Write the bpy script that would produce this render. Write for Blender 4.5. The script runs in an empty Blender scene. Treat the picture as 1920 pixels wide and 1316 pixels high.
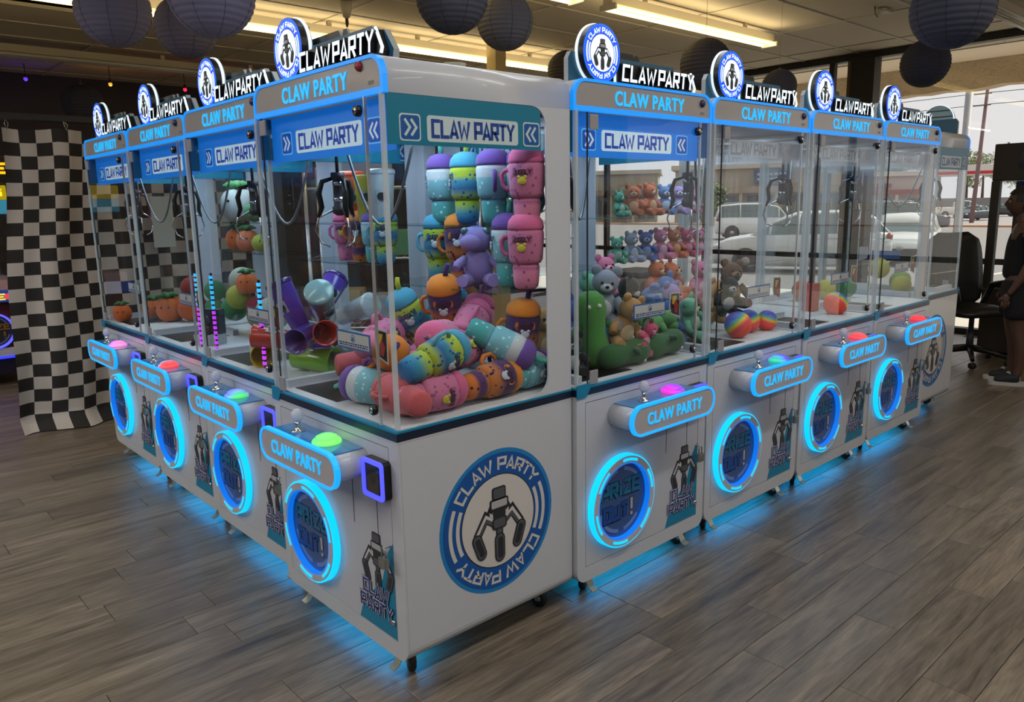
import bpy, bmesh, math, random
from mathutils import Vector, Matrix
R = math.radians
PI = math.pi
random.seed(7)
S = bpy.context.scene
COL = S.collection

# ------------------------------------------------------------------ camera
cd = bpy.data.cameras.new('camera')
cam = bpy.data.objects.new('camera', cd)
COL.objects.link(cam)
cd.sensor_width = 36.0
cd.lens = 36.0 * 1447.447 / 1920.0
cd.clip_start = 0.05
cd.clip_end = 600
rt = Vector((0.73921181, -0.67319308, -0.01941599))
up = Vector((0.13992146, 0.12531501, 0.98220066))
fw = Vector((0.65877757, 0.72877104, -0.18682849))
cam.matrix_world = Matrix(((rt.x, up.x, -fw.x, -1.19711), (rt.y, up.y, -fw.y, -1.82976),
                           (rt.z, up.z, -fw.z, 1.47859), (0, 0, 0, 1)))
S.camera = cam

# ------------------------------------------------------------------ view, world, sun
S.view_settings.view_transform = 'Standard'
S.view_settings.look = 'None'
S.view_settings.gamma = 1.0
S.view_settings.use_curve_mapping = False
S.view_settings.exposure = 0.0
S.cycles.transparent_max_bounces = 64
S.cycles.max_bounces = 7
S.cycles.diffuse_bounces = 3
S.cycles.glossy_bounces = 4
S.cycles.use_denoising = True
S.cycles.sample_clamp_indirect = 4.0
S.cycles.caustics_reflective = False
S.cycles.caustics_refractive = False

wd = bpy.data.worlds.new('hazy_sky')
S.world = wd
wd.use_nodes = True
bg = wd.node_tree.nodes['Background']
bg.inputs[0].default_value = (0.66, 0.635, 0.645, 1)
bg.inputs[1].default_value = 1.3

sl = bpy.data.lights.new('sun', 'SUN')
sl.energy = 5.4
sl.angle = R(2)
sl.color = (1.0, 0.93, 0.82)
sun = bpy.data.objects.new('sun', sl)
COL.objects.link(sun)
sun.rotation_euler = Vector((-0.66, 0.30, -0.69)).to_track_quat('-Z', 'Y').to_euler()

CEIL = 3.1


def area(name, loc, sx, sy, power, col, parent=None, rot=(0, 0, 0), spread=None):
    l = bpy.data.lights.new(name, 'AREA')
    l.shape = 'RECTANGLE'
    l.size, l.size_y = sx, sy
    l.energy = power
    l.color = col
    if spread:
        l.spread = spread
    o = bpy.data.objects.new(name, l)
    COL.objects.link(o)
    o.location = loc
    o.rotation_euler = rot
    if parent:
        o.parent = parent
    return o


# fluorescent rows outside the frame; lone far-left lamps added to brighten the curtain
UPLIGHT = 12.0
for ly_, pw, xs_l in ((-1.4, 19, (-3.2, -0.4, 2.4)), (-3.7, 19, (-3.2, -0.4, 2.4)), (0.75, 11, (-3.6, -0.9, 1.8)), (4.6, 34, (-3.4,)), (2.6, 60, (-3.2,))):
    for lx_ in xs_l:
        area('strip_lamp', (lx_, ly_, CEIL - 0.12), 2.4, 0.16, pw, (0.95, 0.98, 1.0))
for lx_, ly_, pw in ((-3.6, 2.4, 30), (-3.6, 4.7, 34), (-3.6, 7.0, 30), (-3.2, -1.4, 16), (-.4, -1.4, 16), (2.4, -1.4, 20), (5.4, -2.2, 22), (2.4, -3.7, 14)):
    area('strip_lamp_up', (lx_, ly_, CEIL - 0.45), 2.4, 0.3, pw, (1.0, 0.86, 0.64), rot=(PI, 0, 0))  # unseen upward lamps added to brighten the ceiling


# ------------------------------------------------------------------ helpers
def lin(c):
    if isinstance(c, int):
        c = ((c >> 16) & 255, (c >> 8) & 255, c & 255)
    return tuple(((v / 255) / 12.92 if v / 255 <= 0.04045 else ((v / 255 + 0.055) / 1.055) ** 2.4) for v in c) + (1.0,)


def M(name, col, rough=0.5, metal=0.0, emit=None, es=0.0, coat=0.0, spec=0.5, bump=0.0, bscale=200, sheen=0.0):
    m = bpy.data.materials.new(name)
    m.use_nodes = True
    nt = m.node_tree
    b = nt.nodes['Principled BSDF']
    b.inputs['Base Color'].default_value = lin(col)
    b.inputs['Roughness'].default_value = rough
    b.inputs['Metallic'].default_value = metal
    b.inputs['Coat Weight'].default_value = coat
    b.inputs['Specular IOR Level'].default_value = spec
    b.inputs['Sheen Weight'].default_value = sheen
    if emit is not None:
        b.inputs['Emission Color'].default_value = lin(emit)
        b.inputs['Emission Strength'].default_value = es
    if bump:
        n = nt.nodes.new('ShaderNodeTexNoise')
        n.inputs['Scale'].default_value = bscale
        tc = nt.nodes.new('ShaderNodeTexCoord')
        nt.links.new(tc.outputs['Object'], n.inputs['Vector'])
        bp = nt.nodes.new('ShaderNodeBump')
        bp.inputs['Strength'].default_value = bump
        bp.inputs['Distance'].default_value = 0.004
        nt.links.new(n.outputs[0], bp.inputs['Height'])
        nt.links.new(bp.outputs[0], b.inputs['Normal'])
    return m


def N(m):
    return m.node_tree, m.node_tree.nodes['Principled BSDF']


def ramp(nt, fac, stops, interp='LINEAR'):
    r = nt.nodes.new('ShaderNodeValToRGB')
    r.color_ramp.interpolation = interp
    el = r.color_ramp.elements
    while len(el) < len(stops):
        el.new(0.5)
    for e, (p, c) in zip(el, stops):
        e.position = p
        e.color = lin(c)
    nt.links.new(fac, r.inputs[0])
    return r.outputs[0]


def glass(name, tint=(0.97, 0.99, 1.0), refl=1.0, rough=0.0):
    m = bpy.data.materials.new(name)
    m.use_nodes = True
    nt = m.node_tree
    nt.nodes.clear()
    out = nt.nodes.new('ShaderNodeOutputMaterial')
    mix = nt.nodes.new('ShaderNodeMixShader')
    tr = nt.nodes.new('ShaderNodeBsdfTransparent')
    tr.inputs[0].default_value = tint + (1,)
    gl = nt.nodes.new('ShaderNodeBsdfGlossy')
    gl.inputs['Roughness'].default_value = rough
    fr = nt.nodes.new('ShaderNodeFresnel')
    fr.inputs[0].default_value = 1.45
    ge = nt.nodes.new('ShaderNodeNewGeometry')
    s1 = nt.nodes.new('ShaderNodeMath')
    s1.operation = 'SUBTRACT'
    s1.inputs[0].default_value = refl
    nt.links.new(ge.outputs['Backfacing'], s1.inputs[1])
    s1.use_clamp = True
    mu = nt.nodes.new('ShaderNodeMath')
    mu.operation = 'MULTIPLY'
    nt.links.new(fr.outputs[0], mu.inputs[0])
    nt.links.new(s1.outputs[0], mu.inputs[1])
    nt.links.new(mu.outputs[0], mix.inputs[0])
    nt.links.new(tr.outputs[0], mix.inputs[1])
    nt.links.new(gl.outputs[0], mix.inputs[2])
    nt.links.new(mix.outputs[0], out.inputs[0])
    return m


def film(name, col, alpha):
    m = M(name, col, 0.4)
    nt, b = N(m)
    b.inputs['Alpha'].default_value = alpha
    return m


class MB:
    def __init__(s):
        s.v, s.f, s.mi, s.sm = [], [], [], []

    def add(s, vs, fs, mi=0, sm=False):
        n = len(s.v)
        s.v += [tuple(p) for p in vs]
        for f in fs:
            s.f.append([i + n for i in f])
            s.mi.append(mi)
            s.sm.append(sm)
        return s

    def box(s, a, b, mi=0):
        (x0, y0, z0), (x1, y1, z1) = a, b
        v = [(x0, y0, z0), (x1, y0, z0), (x1, y1, z0), (x0, y1, z0), (x0, y0, z1), (x1, y0, z1), (x1, y1, z1), (x0, y1, z1)]
        return s.add(v, [(0, 3, 2, 1), (4, 5, 6, 7), (0, 1, 5, 4), (1, 2, 6, 5), (2, 3, 7, 6), (3, 0, 4, 7)], mi)

    def cbox(s, a, b, c=0.004, mi=0):
        # box with all edges chamfered
        (x0, y0, z0), (x1, y1, z1) = a, b
        bm = bmesh.new()
        bmesh.ops.create_cube(bm, size=1.0)
        for v in bm.verts:
            v.co = ((x0 + x1) / 2 + v.co.x * (x1 - x0), (y0 + y1) / 2 + v.co.y * (y1 - y0), (z0 + z1) / 2 + v.co.z * (z1 - z0))
        bmesh.ops.bevel(bm, geom=bm.edges[:], offset=c, segments=2, affect='EDGES', profile=0.6)
        bm.verts.index_update()
        s.add([v.co[:] for v in bm.verts], [[v.index for v in f.verts] for f in bm.faces], mi)
        bm.free()
        return s

    def prism(s, poly, fn, d0, d1, mi=0, mside=None, smside=False):
        n = len(poly)
        v = [fn(u, w, d0) for u, w in poly] + [fn(u, w, d1) for u, w in poly]
        s.add(v, [list(range(n)), list(range(2 * n - 1, n - 1, -1))], mi)
        s.add(v, [(i, n + i, n + (i + 1) % n, (i + 1) % n) for i in range(n)], mi if mside is None else mside, smside)
        return s

    def ring(s, outer, inner, fn, d0, d1, mi=0, mout=None, min_=None):
        n = len(outer)
        v = [fn(u, w, d0) for u, w in outer] + [fn(u, w, d0) for u, w in inner] + [fn(u, w, d1) for u, w in outer] + [fn(u, w, d1) for u, w in inner]
        J = [(i, (i + 1) % n) for i in range(n)]
        s.add(v, [(i, j, n + j, n + i) for i, j in J], mi)
        s.add(v, [(2 * n + j, 2 * n + i, 3 * n + i, 3 * n + j) for i, j in J], mi)
        s.add(v, [(j, i, 2 * n + i, 2 * n + j) for i, j in J], mi if mout is None else mout)
        s.add(v, [(n + i, n + j, 3 * n + j, 3 * n + i) for i, j in J], mi if min_ is None else min_)
        return s

    def tube(s, pts, r, n=8, mi=0, closed=False, sm=True):
        pts = [Vector(p) for p in pts]
        k = len(pts)
        rs = r if isinstance(r, (list, tuple)) else [r] * k
        rings = []
        ref = None
        for i, p in enumerate(pts):
            if closed:
                t = pts[(i + 1) % k] - pts[i - 1]
            else:
                t = pts[min(i + 1, k - 1)] - pts[max(i - 1, 0)]
            t.normalize()
            if ref is None:
                ref = t.orthogonal().normalized()
            a = (ref - t * ref.dot(t))
            a = a.normalized() if a.length > 1e-6 else t.orthogonal().normalized()
            ref = a
            b = t.cross(a)
            rings += [tuple(p + (a * math.cos(2 * PI * j / n) + b * math.sin(2 * PI * j / n)) * rs[i]) for j in range(n)]
        fs = []
        for i in range(k if closed else k - 1):
            i2 = (i + 1) % k
            for j in range(n):
                fs.append((i * n + j, i * n + (j + 1) % n, i2 * n + (j + 1) % n, i2 * n + j))
        s.add(rings, fs, mi, sm)
        if not closed:
            s.add(rings, [list(range(n - 1, -1, -1)), [(k - 1) * n + j for j in range(n)]], mi)
        return s

    def lathe(s, prof, n=24, mi=0, mat=None, sm=True):
        mat = mat or Matrix()
        v, f = [], []
        for (r, z) in prof:
            for j in range(n):
                v.append(tuple(mat @ Vector((r * math.cos(2 * PI * j / n), r * math.sin(2 * PI * j / n), z))))
        k = len(prof)
        for i in range(k - 1):
            for j in range(n):
                f.append((i * n + j, i * n + (j + 1) % n, (i + 1) * n + (j + 1) % n, (i + 1) * n + j))
        s.add(v, f, mi, sm)
        caps = []
        if prof[0][0] > 1e-5:
            caps.append(list(range(n - 1, -1, -1)))
        if prof[-1][0] > 1e-5:
            caps.append([(k - 1) * n + j for j in range(n)])
        if caps:
            s.add(v, caps, mi)
        return s

    def ball(s, c, r, nu=16, nv=10, mi=0, mat=None):
        r = (r, r, r) if not isinstance(r, (tuple, list)) else r
        T = Matrix.Translation(Vector(c)) @ (mat or Matrix()) @ Matrix.Diagonal((r[0], r[1], r[2], 1))
        prof = [(max(1e-6, math.sin(PI * i / nv)), -math.cos(PI * i / nv)) for i in range(nv + 1)]
        prof[0] = (1e-6, -1)
        prof[-1] = (1e-6, 1)
        return s.lathe(prof, nu, mi, T)

    def build(s, name, mats, parent=None, loc=None, recalc=True):
        me = bpy.data.meshes.new(name)
        me.from_pydata(s.v, [], s.f)
        if not isinstance(mats, (list, tuple)):
            mats = [mats]
        for m in mats:
            me.materials.append(m)
        me.polygons.foreach_set('material_index', s.mi)
        me.polygons.foreach_set('use_smooth', s.sm)
        if recalc:
            bm = bmesh.new()
            bm.from_mesh(me)
            bmesh.ops.remove_doubles(bm, verts=bm.verts, dist=1e-6)
            bmesh.ops.recalc_face_normals(bm, faces=bm.faces)
            bm.to_mesh(me)
            bm.free()
        me.update()
        o = bpy.data.objects.new(name, me)
        COL.objects.link(o)
        if parent:
            o.parent = parent
        if loc:
            o.location = loc
        return o


def tag(o, label=None, cat=None, group=None, kind=None):
    if label:
        o['label'] = label
    if cat:
        o['category'] = cat
    if group:
        o['group'] = group
    if kind:
        o['kind'] = kind
    return o


def empty(name, loc=(0, 0, 0), rz=0.0, label=None, cat=None, group=None):
    o = bpy.data.objects.new(name, None)
    o.empty_display_size = 0.05
    COL.objects.link(o)
    o.location = loc
    o.rotation_euler = (0, 0, rz)
    return tag(o, label, cat, group)


def copy_tree(o, parent=None):
    c = o.copy()
    COL.objects.link(c)
    if parent:
        c.parent = parent
    for ch in list(o.children):
        copy_tree(ch, c)
    return c


def rrect(x0, y0, x1, y1, r, n=6):
    # r: one radius or (bottom-left, bottom-right, top-right, top-left)
    r = (r, r, r, r) if not isinstance(r, (tuple, list)) else r
    r = [max(q, 1e-4) for q in r]
    cs = [(x0 + r[0], y0 + r[0], r[0], 180), (x1 - r[1], y0 + r[1], r[1], 270), (x1 - r[2], y1 - r[2], r[2], 0), (x0 + r[3], y1 - r[3], r[3], 90)]
    out = []
    for cx, cy, q, a0 in cs:
        for i in range(n + 1):
            a = R(a0 + 90 * i / n)
            out.append((cx + q * math.cos(a), cy + q * math.sin(a)))
    return out


def circ(cx, cy, r, n=40, a0=0, a1=360):
    full = abs(a1 - a0) >= 360
    return [(cx + r * math.cos(R(a0 + (a1 - a0) * i / (n if full else n - 1))), cy + r * math.sin(R(a0 + (a1 - a0) * i / (n if full else n - 1)))) for i in range(n)]


def arcband(cx, cy, r0, r1, a0, a1, n=12):
    return circ(cx, cy, r1, n, a0, a1) + circ(cx, cy, r0, n, a1, a0)


def stroke_sides(pts, t):
    n = len(pts)
    Lf, Rt = [], []
    for i in range(n):
        p = Vector(pts[i])
        d0 = (p - Vector(pts[i - 1])).normalized() if i > 0 else None
        d1 = (Vector(pts[i + 1]) - p).normalized() if i < n - 1 else None
        if d0 is None:
            m, k = Vector((-d1.y, d1.x)), 1
        elif d1 is None:
            m, k = Vector((-d0.y, d0.x)), 1
        else:
            n0, n1 = Vector((-d0.y, d0.x)), Vector((-d1.y, d1.x))
            m = (n0 + n1)
            m = m.normalized() if m.length > 1e-4 else n0
            k = min(1.0 / max(m.dot(n0), 0.5), 1.6)
        Lf.append(tuple(p + m * (t / 2 * k)))
        Rt.append(tuple(p - m * (t / 2 * k)))
    return Lf, Rt


def stroke(pts, t):
    # thick polyline with mitred joins as one polygon
    Lf, Rt = stroke_sides(pts, t)
    return Lf + Rt[::-1]


def stroke_quads(pts, t):
    Lf, Rt = stroke_sides(pts, t)
    return [[Lf[i], Lf[i + 1], Rt[i + 1], Rt[i]] for i in range(len(pts) - 1)]


def capsule(p, q, w, n=5):
    p, q = Vector(p), Vector(q)
    a = math.degrees(math.atan2(q.y - p.y, q.x - p.x))
    return circ(q.x, q.y, w / 2, n + 2, a - 90, a + 90) + circ(p.x, p.y, w / 2, n + 2, a + 90, a + 270)


GL = {
    'C': [[(1, .93), (.06, .93), (.06, .07), (.95, .07)]], 'L': [[(.06, 1), (.06, .07), (1, .07)]],
    'A': [[(.04, 0), (.5, .94), (.96, 0)], [(.22, .27), (.78, .27)]],
    'W': [[(.0, 1), (.24, .04), (.5, .72), (.76, .04), (1, 1)]],
    'P': [[(.08, 0), (.08, .93), (.93, .93), (.93, .42), (.14, .42)]],
    'R': [[(.08, 0), (.08, .93), (.93, .93), (.93, .45), (.14, .45)], [(.5, .45), (.95, 0)]],
    'T': [[(0, .93), (1, .93)], [(.5, .9), (.5, 0)]], 'Y': [[(0, 1), (.5, .48), (1, 1)], [(.5, .5), (.5, 0)]],
    'I': [[(.5, 0), (.5, .62)], [(.5, .8), (.5, .98)]], 'Z': [[(0, .93), (.92, .93), (.08, .07), (1, .07)]],
    'E': [[(1, .93), (.07, .93), (.07, .07), (1, .07)], [(.12, .5), (.85, .5)]],
    'O': [[(.5, .93), (.07, .93), (.07, .07), (.93, .07), (.93, .93), (.48, .93)]],
    'U': [[(.07, 1), (.07, .07), (.93, .07), (.93, 1)]], '!': [[(.5, 1), (.5, .34)], [(.5, .16), (.5, 0)]],
    'J': [[(.9, 1), (.9, .07), (.08, .07), (.08, .35)]],
    'G': [[(.95, .93), (.07, .93), (.07, .07), (.93, .07), (.93, .46), (.5, .46)]],
    'M': [[(.06, 0), (.06, .95), (.5, .4), (.94, .95), (.94, 0)]], 'N': [[(.07, 0), (.07, .95), (.93, .05), (.93, 1)]],
    'S': [[(.93, .93), (.07, .93), (.07, .5), (.93, .5), (.93, .07), (.07, .07)]],
}
WID = {'W': 1.35, 'I': .42, '!': .42, ' ': .45, '.': .04, 'M': 1.25}


def word(mb, text, w, h, fn, d0, d1, mi=0, th=.2, gap=.16, slant=0.0, wrap=None, mside=None):
    # text centred on (0,0) in fn's plane, total width w, height h
    tot = sum(WID.get(c, 1.0) for c in text) + gap * (len(text) - 1)
    k = w / tot
    x = -w / 2
    for ch in text:
        cw = WID.get(ch, 1.0) * k
        for st in GL.get(ch, []):
            pts = [(x + p[0] * cw + slant * h * (p[1] - .5), (p[1] - .5) * h) for p in st]
            for pl in stroke_quads(pts, th * h):
                if wrap:
                    pl = [wrap(u, v) for u, v in pl]
                mb.prism(pl, fn, d0, d1, mi, mside)
        x += cw + gap * k
    return mb


_FT = {}


def sans(text, offset=0.018):
    key = (text, offset)
    if key not in _FT:
        cu = bpy.data.curves.new('t', 'FONT')
        cu.body = text
        cu.offset = offset
        cu.space_character = 1.12
        cu.extrude = 0.5
        cu.resolution_u = 3
        o = bpy.data.objects.new('t', cu)
        COL.objects.link(o)
        bpy.context.view_layer.update()
        me = bpy.data.meshes.new_from_object(o.evaluated_get(bpy.context.evaluated_depsgraph_get()))
        v = [p.co[:] for p in me.vertices]
        f = [list(p.vertices) for p in me.polygons]
        bpy.data.objects.remove(o)
        bpy.data.curves.remove(cu)
        bpy.data.meshes.remove(me)
        _FT[key] = (v, f)
    return _FT[key]


def sans_word(mb, text, u, v, w, h, fn, d0, d1, mi=0, offset=.018):
    vs, fs = sans(text, offset)
    xs = [p[0] for p in vs]
    ys = [p[1] for p in vs]
    x0, x1, y0, y1 = min(xs), max(xs), min(ys), max(ys)
    out = []
    for p in vs:
        out.append(fn(u + ((p[0] - x0) / (x1 - x0) - .5) * w, v + ((p[1] - y0) / (y1 - y0) - .5) * h, d0 if p[2] < 0 else d1))
    mb.add(out, fs, mi)
    return mb


FRONT = lambda u, v, d: (u, d, v)                      # d is local y, negative towards the viewer


def shifted(fn, cu, cv):
    return lambda u, v, d: fn(cu + u, cv + v, d)


# ------------------------------------------------------------------ shared materials
white = M('white_enamel', (196, 200, 209), 0.32, coat=0.25)
white2 = M('white_enamel_door', (193, 196, 206), 0.34, coat=0.2)
grey_face = M('grey_sign_face', (160, 156, 156), 0.35, coat=0.3)
seam = M('dark_seam', (50, 50, 56), 0.6)
navy = M('navy_band', (20, 33, 56), 0.35)
tealblue = M('teal_blue_vinyl', (12, 128, 170), 0.4)
cyan_led = M('cyan_led', (20, 150, 230), 0.4, emit=(22, 165, 255), es=0.95)
cyan_hot = M('cyan_led_ring', (20, 170, 240), 0.4, emit=(0, 196, 255), es=1.15)
cyan_in = M('blue_led_inner', (20, 110, 220), 0.4, emit=(12, 120, 235), es=0.75)
head_led = M('header_letter_led', (20, 160, 230), 0.4, emit=(30, 180, 250), es=0.85)
trim_led = M('header_trim_led', (20, 130, 220), 0.4, emit=(14, 146, 245), es=0.7)
letter_led = M('white_letter_led', (230, 240, 245), 0.4, emit=(225, 242, 250), es=0.85)
black = M('black_plastic', (18, 19, 22), 0.35)
dkgrey = M('dark_grey_plastic', (48, 50, 56), 0.45)
chrome = M('chrome', (200, 202, 205), 0.14, metal=1.0)
steel = M('brushed_steel', (170, 172, 172), 0.38, metal=1.0)
zinc = M('zinc_plated', (205, 205, 190), 0.3, metal=0.8)
rubber = M('black_rubber', (26, 28, 32), 0.6)
post_m = film('bright_acrylic_post', (206, 216, 222), .55)
clear_panel = film('clear_side_panel', (206, 216, 222), .10)
satin = M('satin_chrome', (214, 216, 220), .3, metal=.75)
clear = glass('clear_acrylic', (0.985, 0.995, 1.0))
edgeglass = glass('acrylic_edge', (0.80, 0.90, 0.93), 1.0, 0.05)
shelfglass = glass('shelf_glass', (0.90, 0.96, 0.97))
fluff = M('white_fluff', (205, 208, 212), 0.95, bump=0.8, bscale=90)
P_LB = M('print_light_blue', (28, 128, 196), 0.42)
P_BL = M('print_blue', (16, 84, 162), 0.42)
P_WH = M('print_white', (208, 206, 204), 0.42)
P_DK = M('print_dark', (40, 42, 50), 0.42)
P_GR = M('print_grey', (82, 84, 92), 0.42)
P_LG = M('print_light_grey', (176, 176, 180), 0.42)
P_NV = M('print_navy', (24, 50, 122), 0.42)
L_LB = M('lit_light_blue', (10, 90, 230), 0.4, emit=(20, 110, 245), es=0.8)
L_BL = M('lit_blue', (8, 70, 230), 0.4, emit=(6, 80, 238), es=0.85)
L_WH = M('lit_white', (230, 242, 250), 0.4, emit=(222, 240, 252), es=0.85)
L_DK = M('lit_dark', (32, 34, 40), 0.5)
L_GR = M('lit_grey', (90, 92, 98), 0.5)
L_LG = M('lit_light_grey', (150, 152, 156), 0.5, emit=(120, 124, 130), es=0.3)
board_teal = M('sign_board_teal', (34, 92, 124), 0.35)
board_edge = M('sign_board_edge', (168, 174, 180), 0.4)
G_BL = M('lightbox_blue', (10, 110, 200), 0.4, emit=(8, 108, 205), es=0.55)
G_WH = M('lightbox_white', (200, 220, 230), 0.4, emit=(176, 204, 220), es=0.45)
G_NV = M('lightbox_navy', (24, 60, 150), 0.4, emit=(22, 62, 160), es=0.5)
G_AR = M('lightbox_deep_blue', (10, 74, 170), 0.4, emit=(8, 70, 170), es=0.5)
G_LN = M('lightbox_pale_line', (80, 170, 230), 0.4, emit=(90, 180, 235), es=0.5)
S_TL = M('side_film_teal', (8, 118, 150), 0.35)
S_WH = M('side_film_white', (196, 214, 218), 0.35)
S_NV = M('side_film_navy', (24, 66, 150), 0.35)
S_BL = M('side_film_blue', (14, 86, 160), 0.35)
FILM = [film('clear_film_pale', (190, 196, 204), 0.16), film('clear_film_white', (230, 232, 236), 0.3),
        film('clear_film_grey', (150, 156, 166), 0.4), film('clear_film_arrow', (165, 172, 184), 0.25), film('clear_film_line', (220, 224, 230), 0.3)]

# ------------------------------------------------------------------ the hall
XL, XR, YF, YB = -5.5, 8.1, -6.0, 9.1


def plank_material():
    m = M('grey_oak_laminate', (90, 80, 70), .34)
    nt, b = N(m)
    g = nt.nodes.new('ShaderNodeNewGeometry')
    oi = nt.nodes.new('ShaderNodeObjectInfo')
    ad = nt.nodes.new('ShaderNodeMath')
    ad.operation = 'ADD'
    nt.links.new(g.outputs['Random Per Island'], ad.inputs[0])
    nt.links.new(oi.outputs['Random'], ad.inputs[1])
    fr = nt.nodes.new('ShaderNodeMath')
    fr.operation = 'FRACT'
    nt.links.new(ad.outputs[0], fr.inputs[0])
    sc = nt.nodes.new('ShaderNodeVectorMath')
    sc.operation = 'MULTIPLY'
    sc.inputs[1].default_value = (1.15, 12.0, 1)
    nt.links.new(g.outputs['Position'], sc.inputs[0])
    sh = nt.nodes.new('ShaderNodeVectorMath')
    sh.operation = 'ADD'
    nt.links.new(sc.outputs[0], sh.inputs[0])
    mu = nt.nodes.new('ShaderNodeMath')
    mu.operation = 'MULTIPLY'
    mu.inputs[1].default_value = 60
    nt.links.new(fr.outputs[0], mu.inputs[0])
    nt.links.new(mu.outputs[0], sh.inputs[1])
    n1 = nt.nodes.new('ShaderNodeTexNoise')
    n1.inputs['Scale'].default_value = 1.7
    n1.inputs['Detail'].default_value = 6
    n1.inputs['Roughness'].default_value = .62
    n1.inputs['Distortion'].default_value = .5
    nt.links.new(sh.outputs[0], n1.inputs['Vector'])
    n2 = nt.nodes.new('ShaderNodeTexNoise')
    n2.inputs['Scale'].default_value = 9
    n2.inputs['Detail'].default_value = 4
    nt.links.new(sh.outputs[0], n2.inputs['Vector'])
    c1 = ramp(nt, n1.outputs[0], [(.24, (72, 64, 56)), (.38, (107, 97, 85)), (.56, (131, 119, 104)), (.76, (151, 139, 122))])
    c2 = ramp(nt, n2.outputs[0], [(.35, (205, 204, 203)), (.6, (255, 255, 255))])
    c3 = ramp(nt, fr.outputs[0], [(0, (212, 211, 211)), (1, (255, 253, 250))])
    mx = nt.nodes.new('ShaderNodeMix')
    mx.data_type = 'RGBA'
    mx.blend_type = 'MULTIPLY'
    mx.inputs[0].default_value = .7
    nt.links.new(c1, mx.inputs[6])
    nt.links.new(c2, mx.inputs[7])
    mx2 = nt.nodes.new('ShaderNodeMix')
    mx2.data_type = 'RGBA'
    mx2.blend_type = 'MULTIPLY'
    mx2.inputs[0].default_value = .85
    nt.links.new(mx.outputs[2], mx2.inputs[6])
    nt.links.new(c3, mx2.inputs[7])
    nt.links.new(mx2.outputs[2], b.inputs['Base Color'])
    rr = nt.nodes.new('ShaderNodeMapRange')
    rr.inputs[3].default_value = .24
    rr.inputs[4].default_value = .44
    nt.links.new(n2.outputs[0], rr.inputs[0])
    nt.links.new(rr.outputs[0], b.inputs['Roughness'])
    bp = nt.nodes.new('ShaderNodeBump')
    bp.inputs['Strength'].default_value = .25
    bp.inputs['Distance'].default_value = .002
    nt.links.new(n2.outputs[0], bp.inputs['Height'])
    nt.links.new(bp.outputs[0], b.inputs['Normal'])
    return m


PL, PWD = .9035, .1545
plank_m = plank_material()
floor = tag(MB().box((XL, YF, -.12), (XR, YB, -.007)).build('floor', M('floor_screed', (30, 28, 26), .8)), kind='structure')


def plank_shape(mb, x, y):
    a, b_, h, c = PL / 2 - .0009, PWD / 2 - .0009, .007, .0014
    v = [(x - a, y - b_, -h), (x + a, y - b_, -h), (x + a, y + b_, -h), (x - a, y + b_, -h),
         (x - a, y - b_, -c), (x + a, y - b_, -c), (x + a, y + b_, -c), (x - a, y + b_, -c),
         (x - a + c, y - b_ + c, 0), (x + a - c, y - b_ + c, 0), (x + a - c, y + b_ - c, 0), (x - a + c, y + b_ - c, 0)]
    fs = [(8, 9, 10, 11)]
    for k in (0, 4):
        fs += [(k + i, k + (i + 1) % 4, k + 4 + (i + 1) % 4, k + 4 + i) for i in range(4)]
    return mb.add(v, fs)


def in_view(x, y, z, mx=140):
    v = Vector((x + 1.19711, y + 1.82976, z - 1.47859))
    q = v.dot(fw)
    if q < .3:
        return False
    px, py = 960 + 1447.4 * v.dot(rt) / q, 658 - 1447.4 * v.dot(up) / q
    return -mx < px < 1920 + mx and -mx < py < 1316 + mx


known = {-1: .771, -2: 1.206, -3: .935, -4: 1.426, -5: 1.878, -6: 1.202, 6: -.26, 7: -.353, 8: -.228, 10: -.591, 11: -.42, 12: -.326}
rp = random.Random(11)
cand = []
for n in range(-37, 60):
    yc = -.285 + PWD * (n + .5)
    if yc < YF + .1 or yc > YB - .1:
        continue
    j = known.get(n, rp.uniform(0, PL))
    i0 = math.ceil((XL - j) / PL)
    x = j + i0 * PL
    while x + PL < XR + .02:
        xc = x + PL / 2
        dist = math.hypot(xc + 1.197, yc + 1.83)
        hidden = (.25 < xc - PL / 2 and xc + PL / 2 < 8 and yc > .35)
        cand.append((in_view(xc, yc, 0) and not hidden, dist, xc, yc))
        x += PL
cand.sort(key=lambda c: (not c[0], c[1]))
pm = plank_shape(MB(), 0, 0).build('plank', plank_m, floor, recalc=False)
pm.location = (cand[0][2], cand[0][3], 0)
rest = MB()
for k, (vis, dist, x, y) in enumerate(cand[1:]):
    if vis and k < 296:
        o = pm.copy()
        COL.objects.link(o)
        o.location = (x, y, 0)
    else:
        plank_shape(rest, x, y)
tag(rest.build('plank_field', plank_m, floor, recalc=False), kind='stuff')

wall_dark = M('dark_wall_paint', (66, 62, 66), .8, bump=.2, bscale=40)
tag(MB().box((XL - .2, YB, -.1), (XR + .2, YB + .15, CEIL + .3)).build('wall_back', wall_dark), kind='structure')
tag(MB().box((XL - .15, YF, -.1), (XL, YB, CEIL + .3)).build('wall_left', M('wall_paint', (120, 112, 104), .8)), kind='structure')
tag(MB().box((XL - .2, YF - .15, -.1), (XR + .2, YF, CEIL + .3)).build('wall_front', M('wall_paint_front', (130, 124, 118), .8)), kind='structure')

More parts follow.
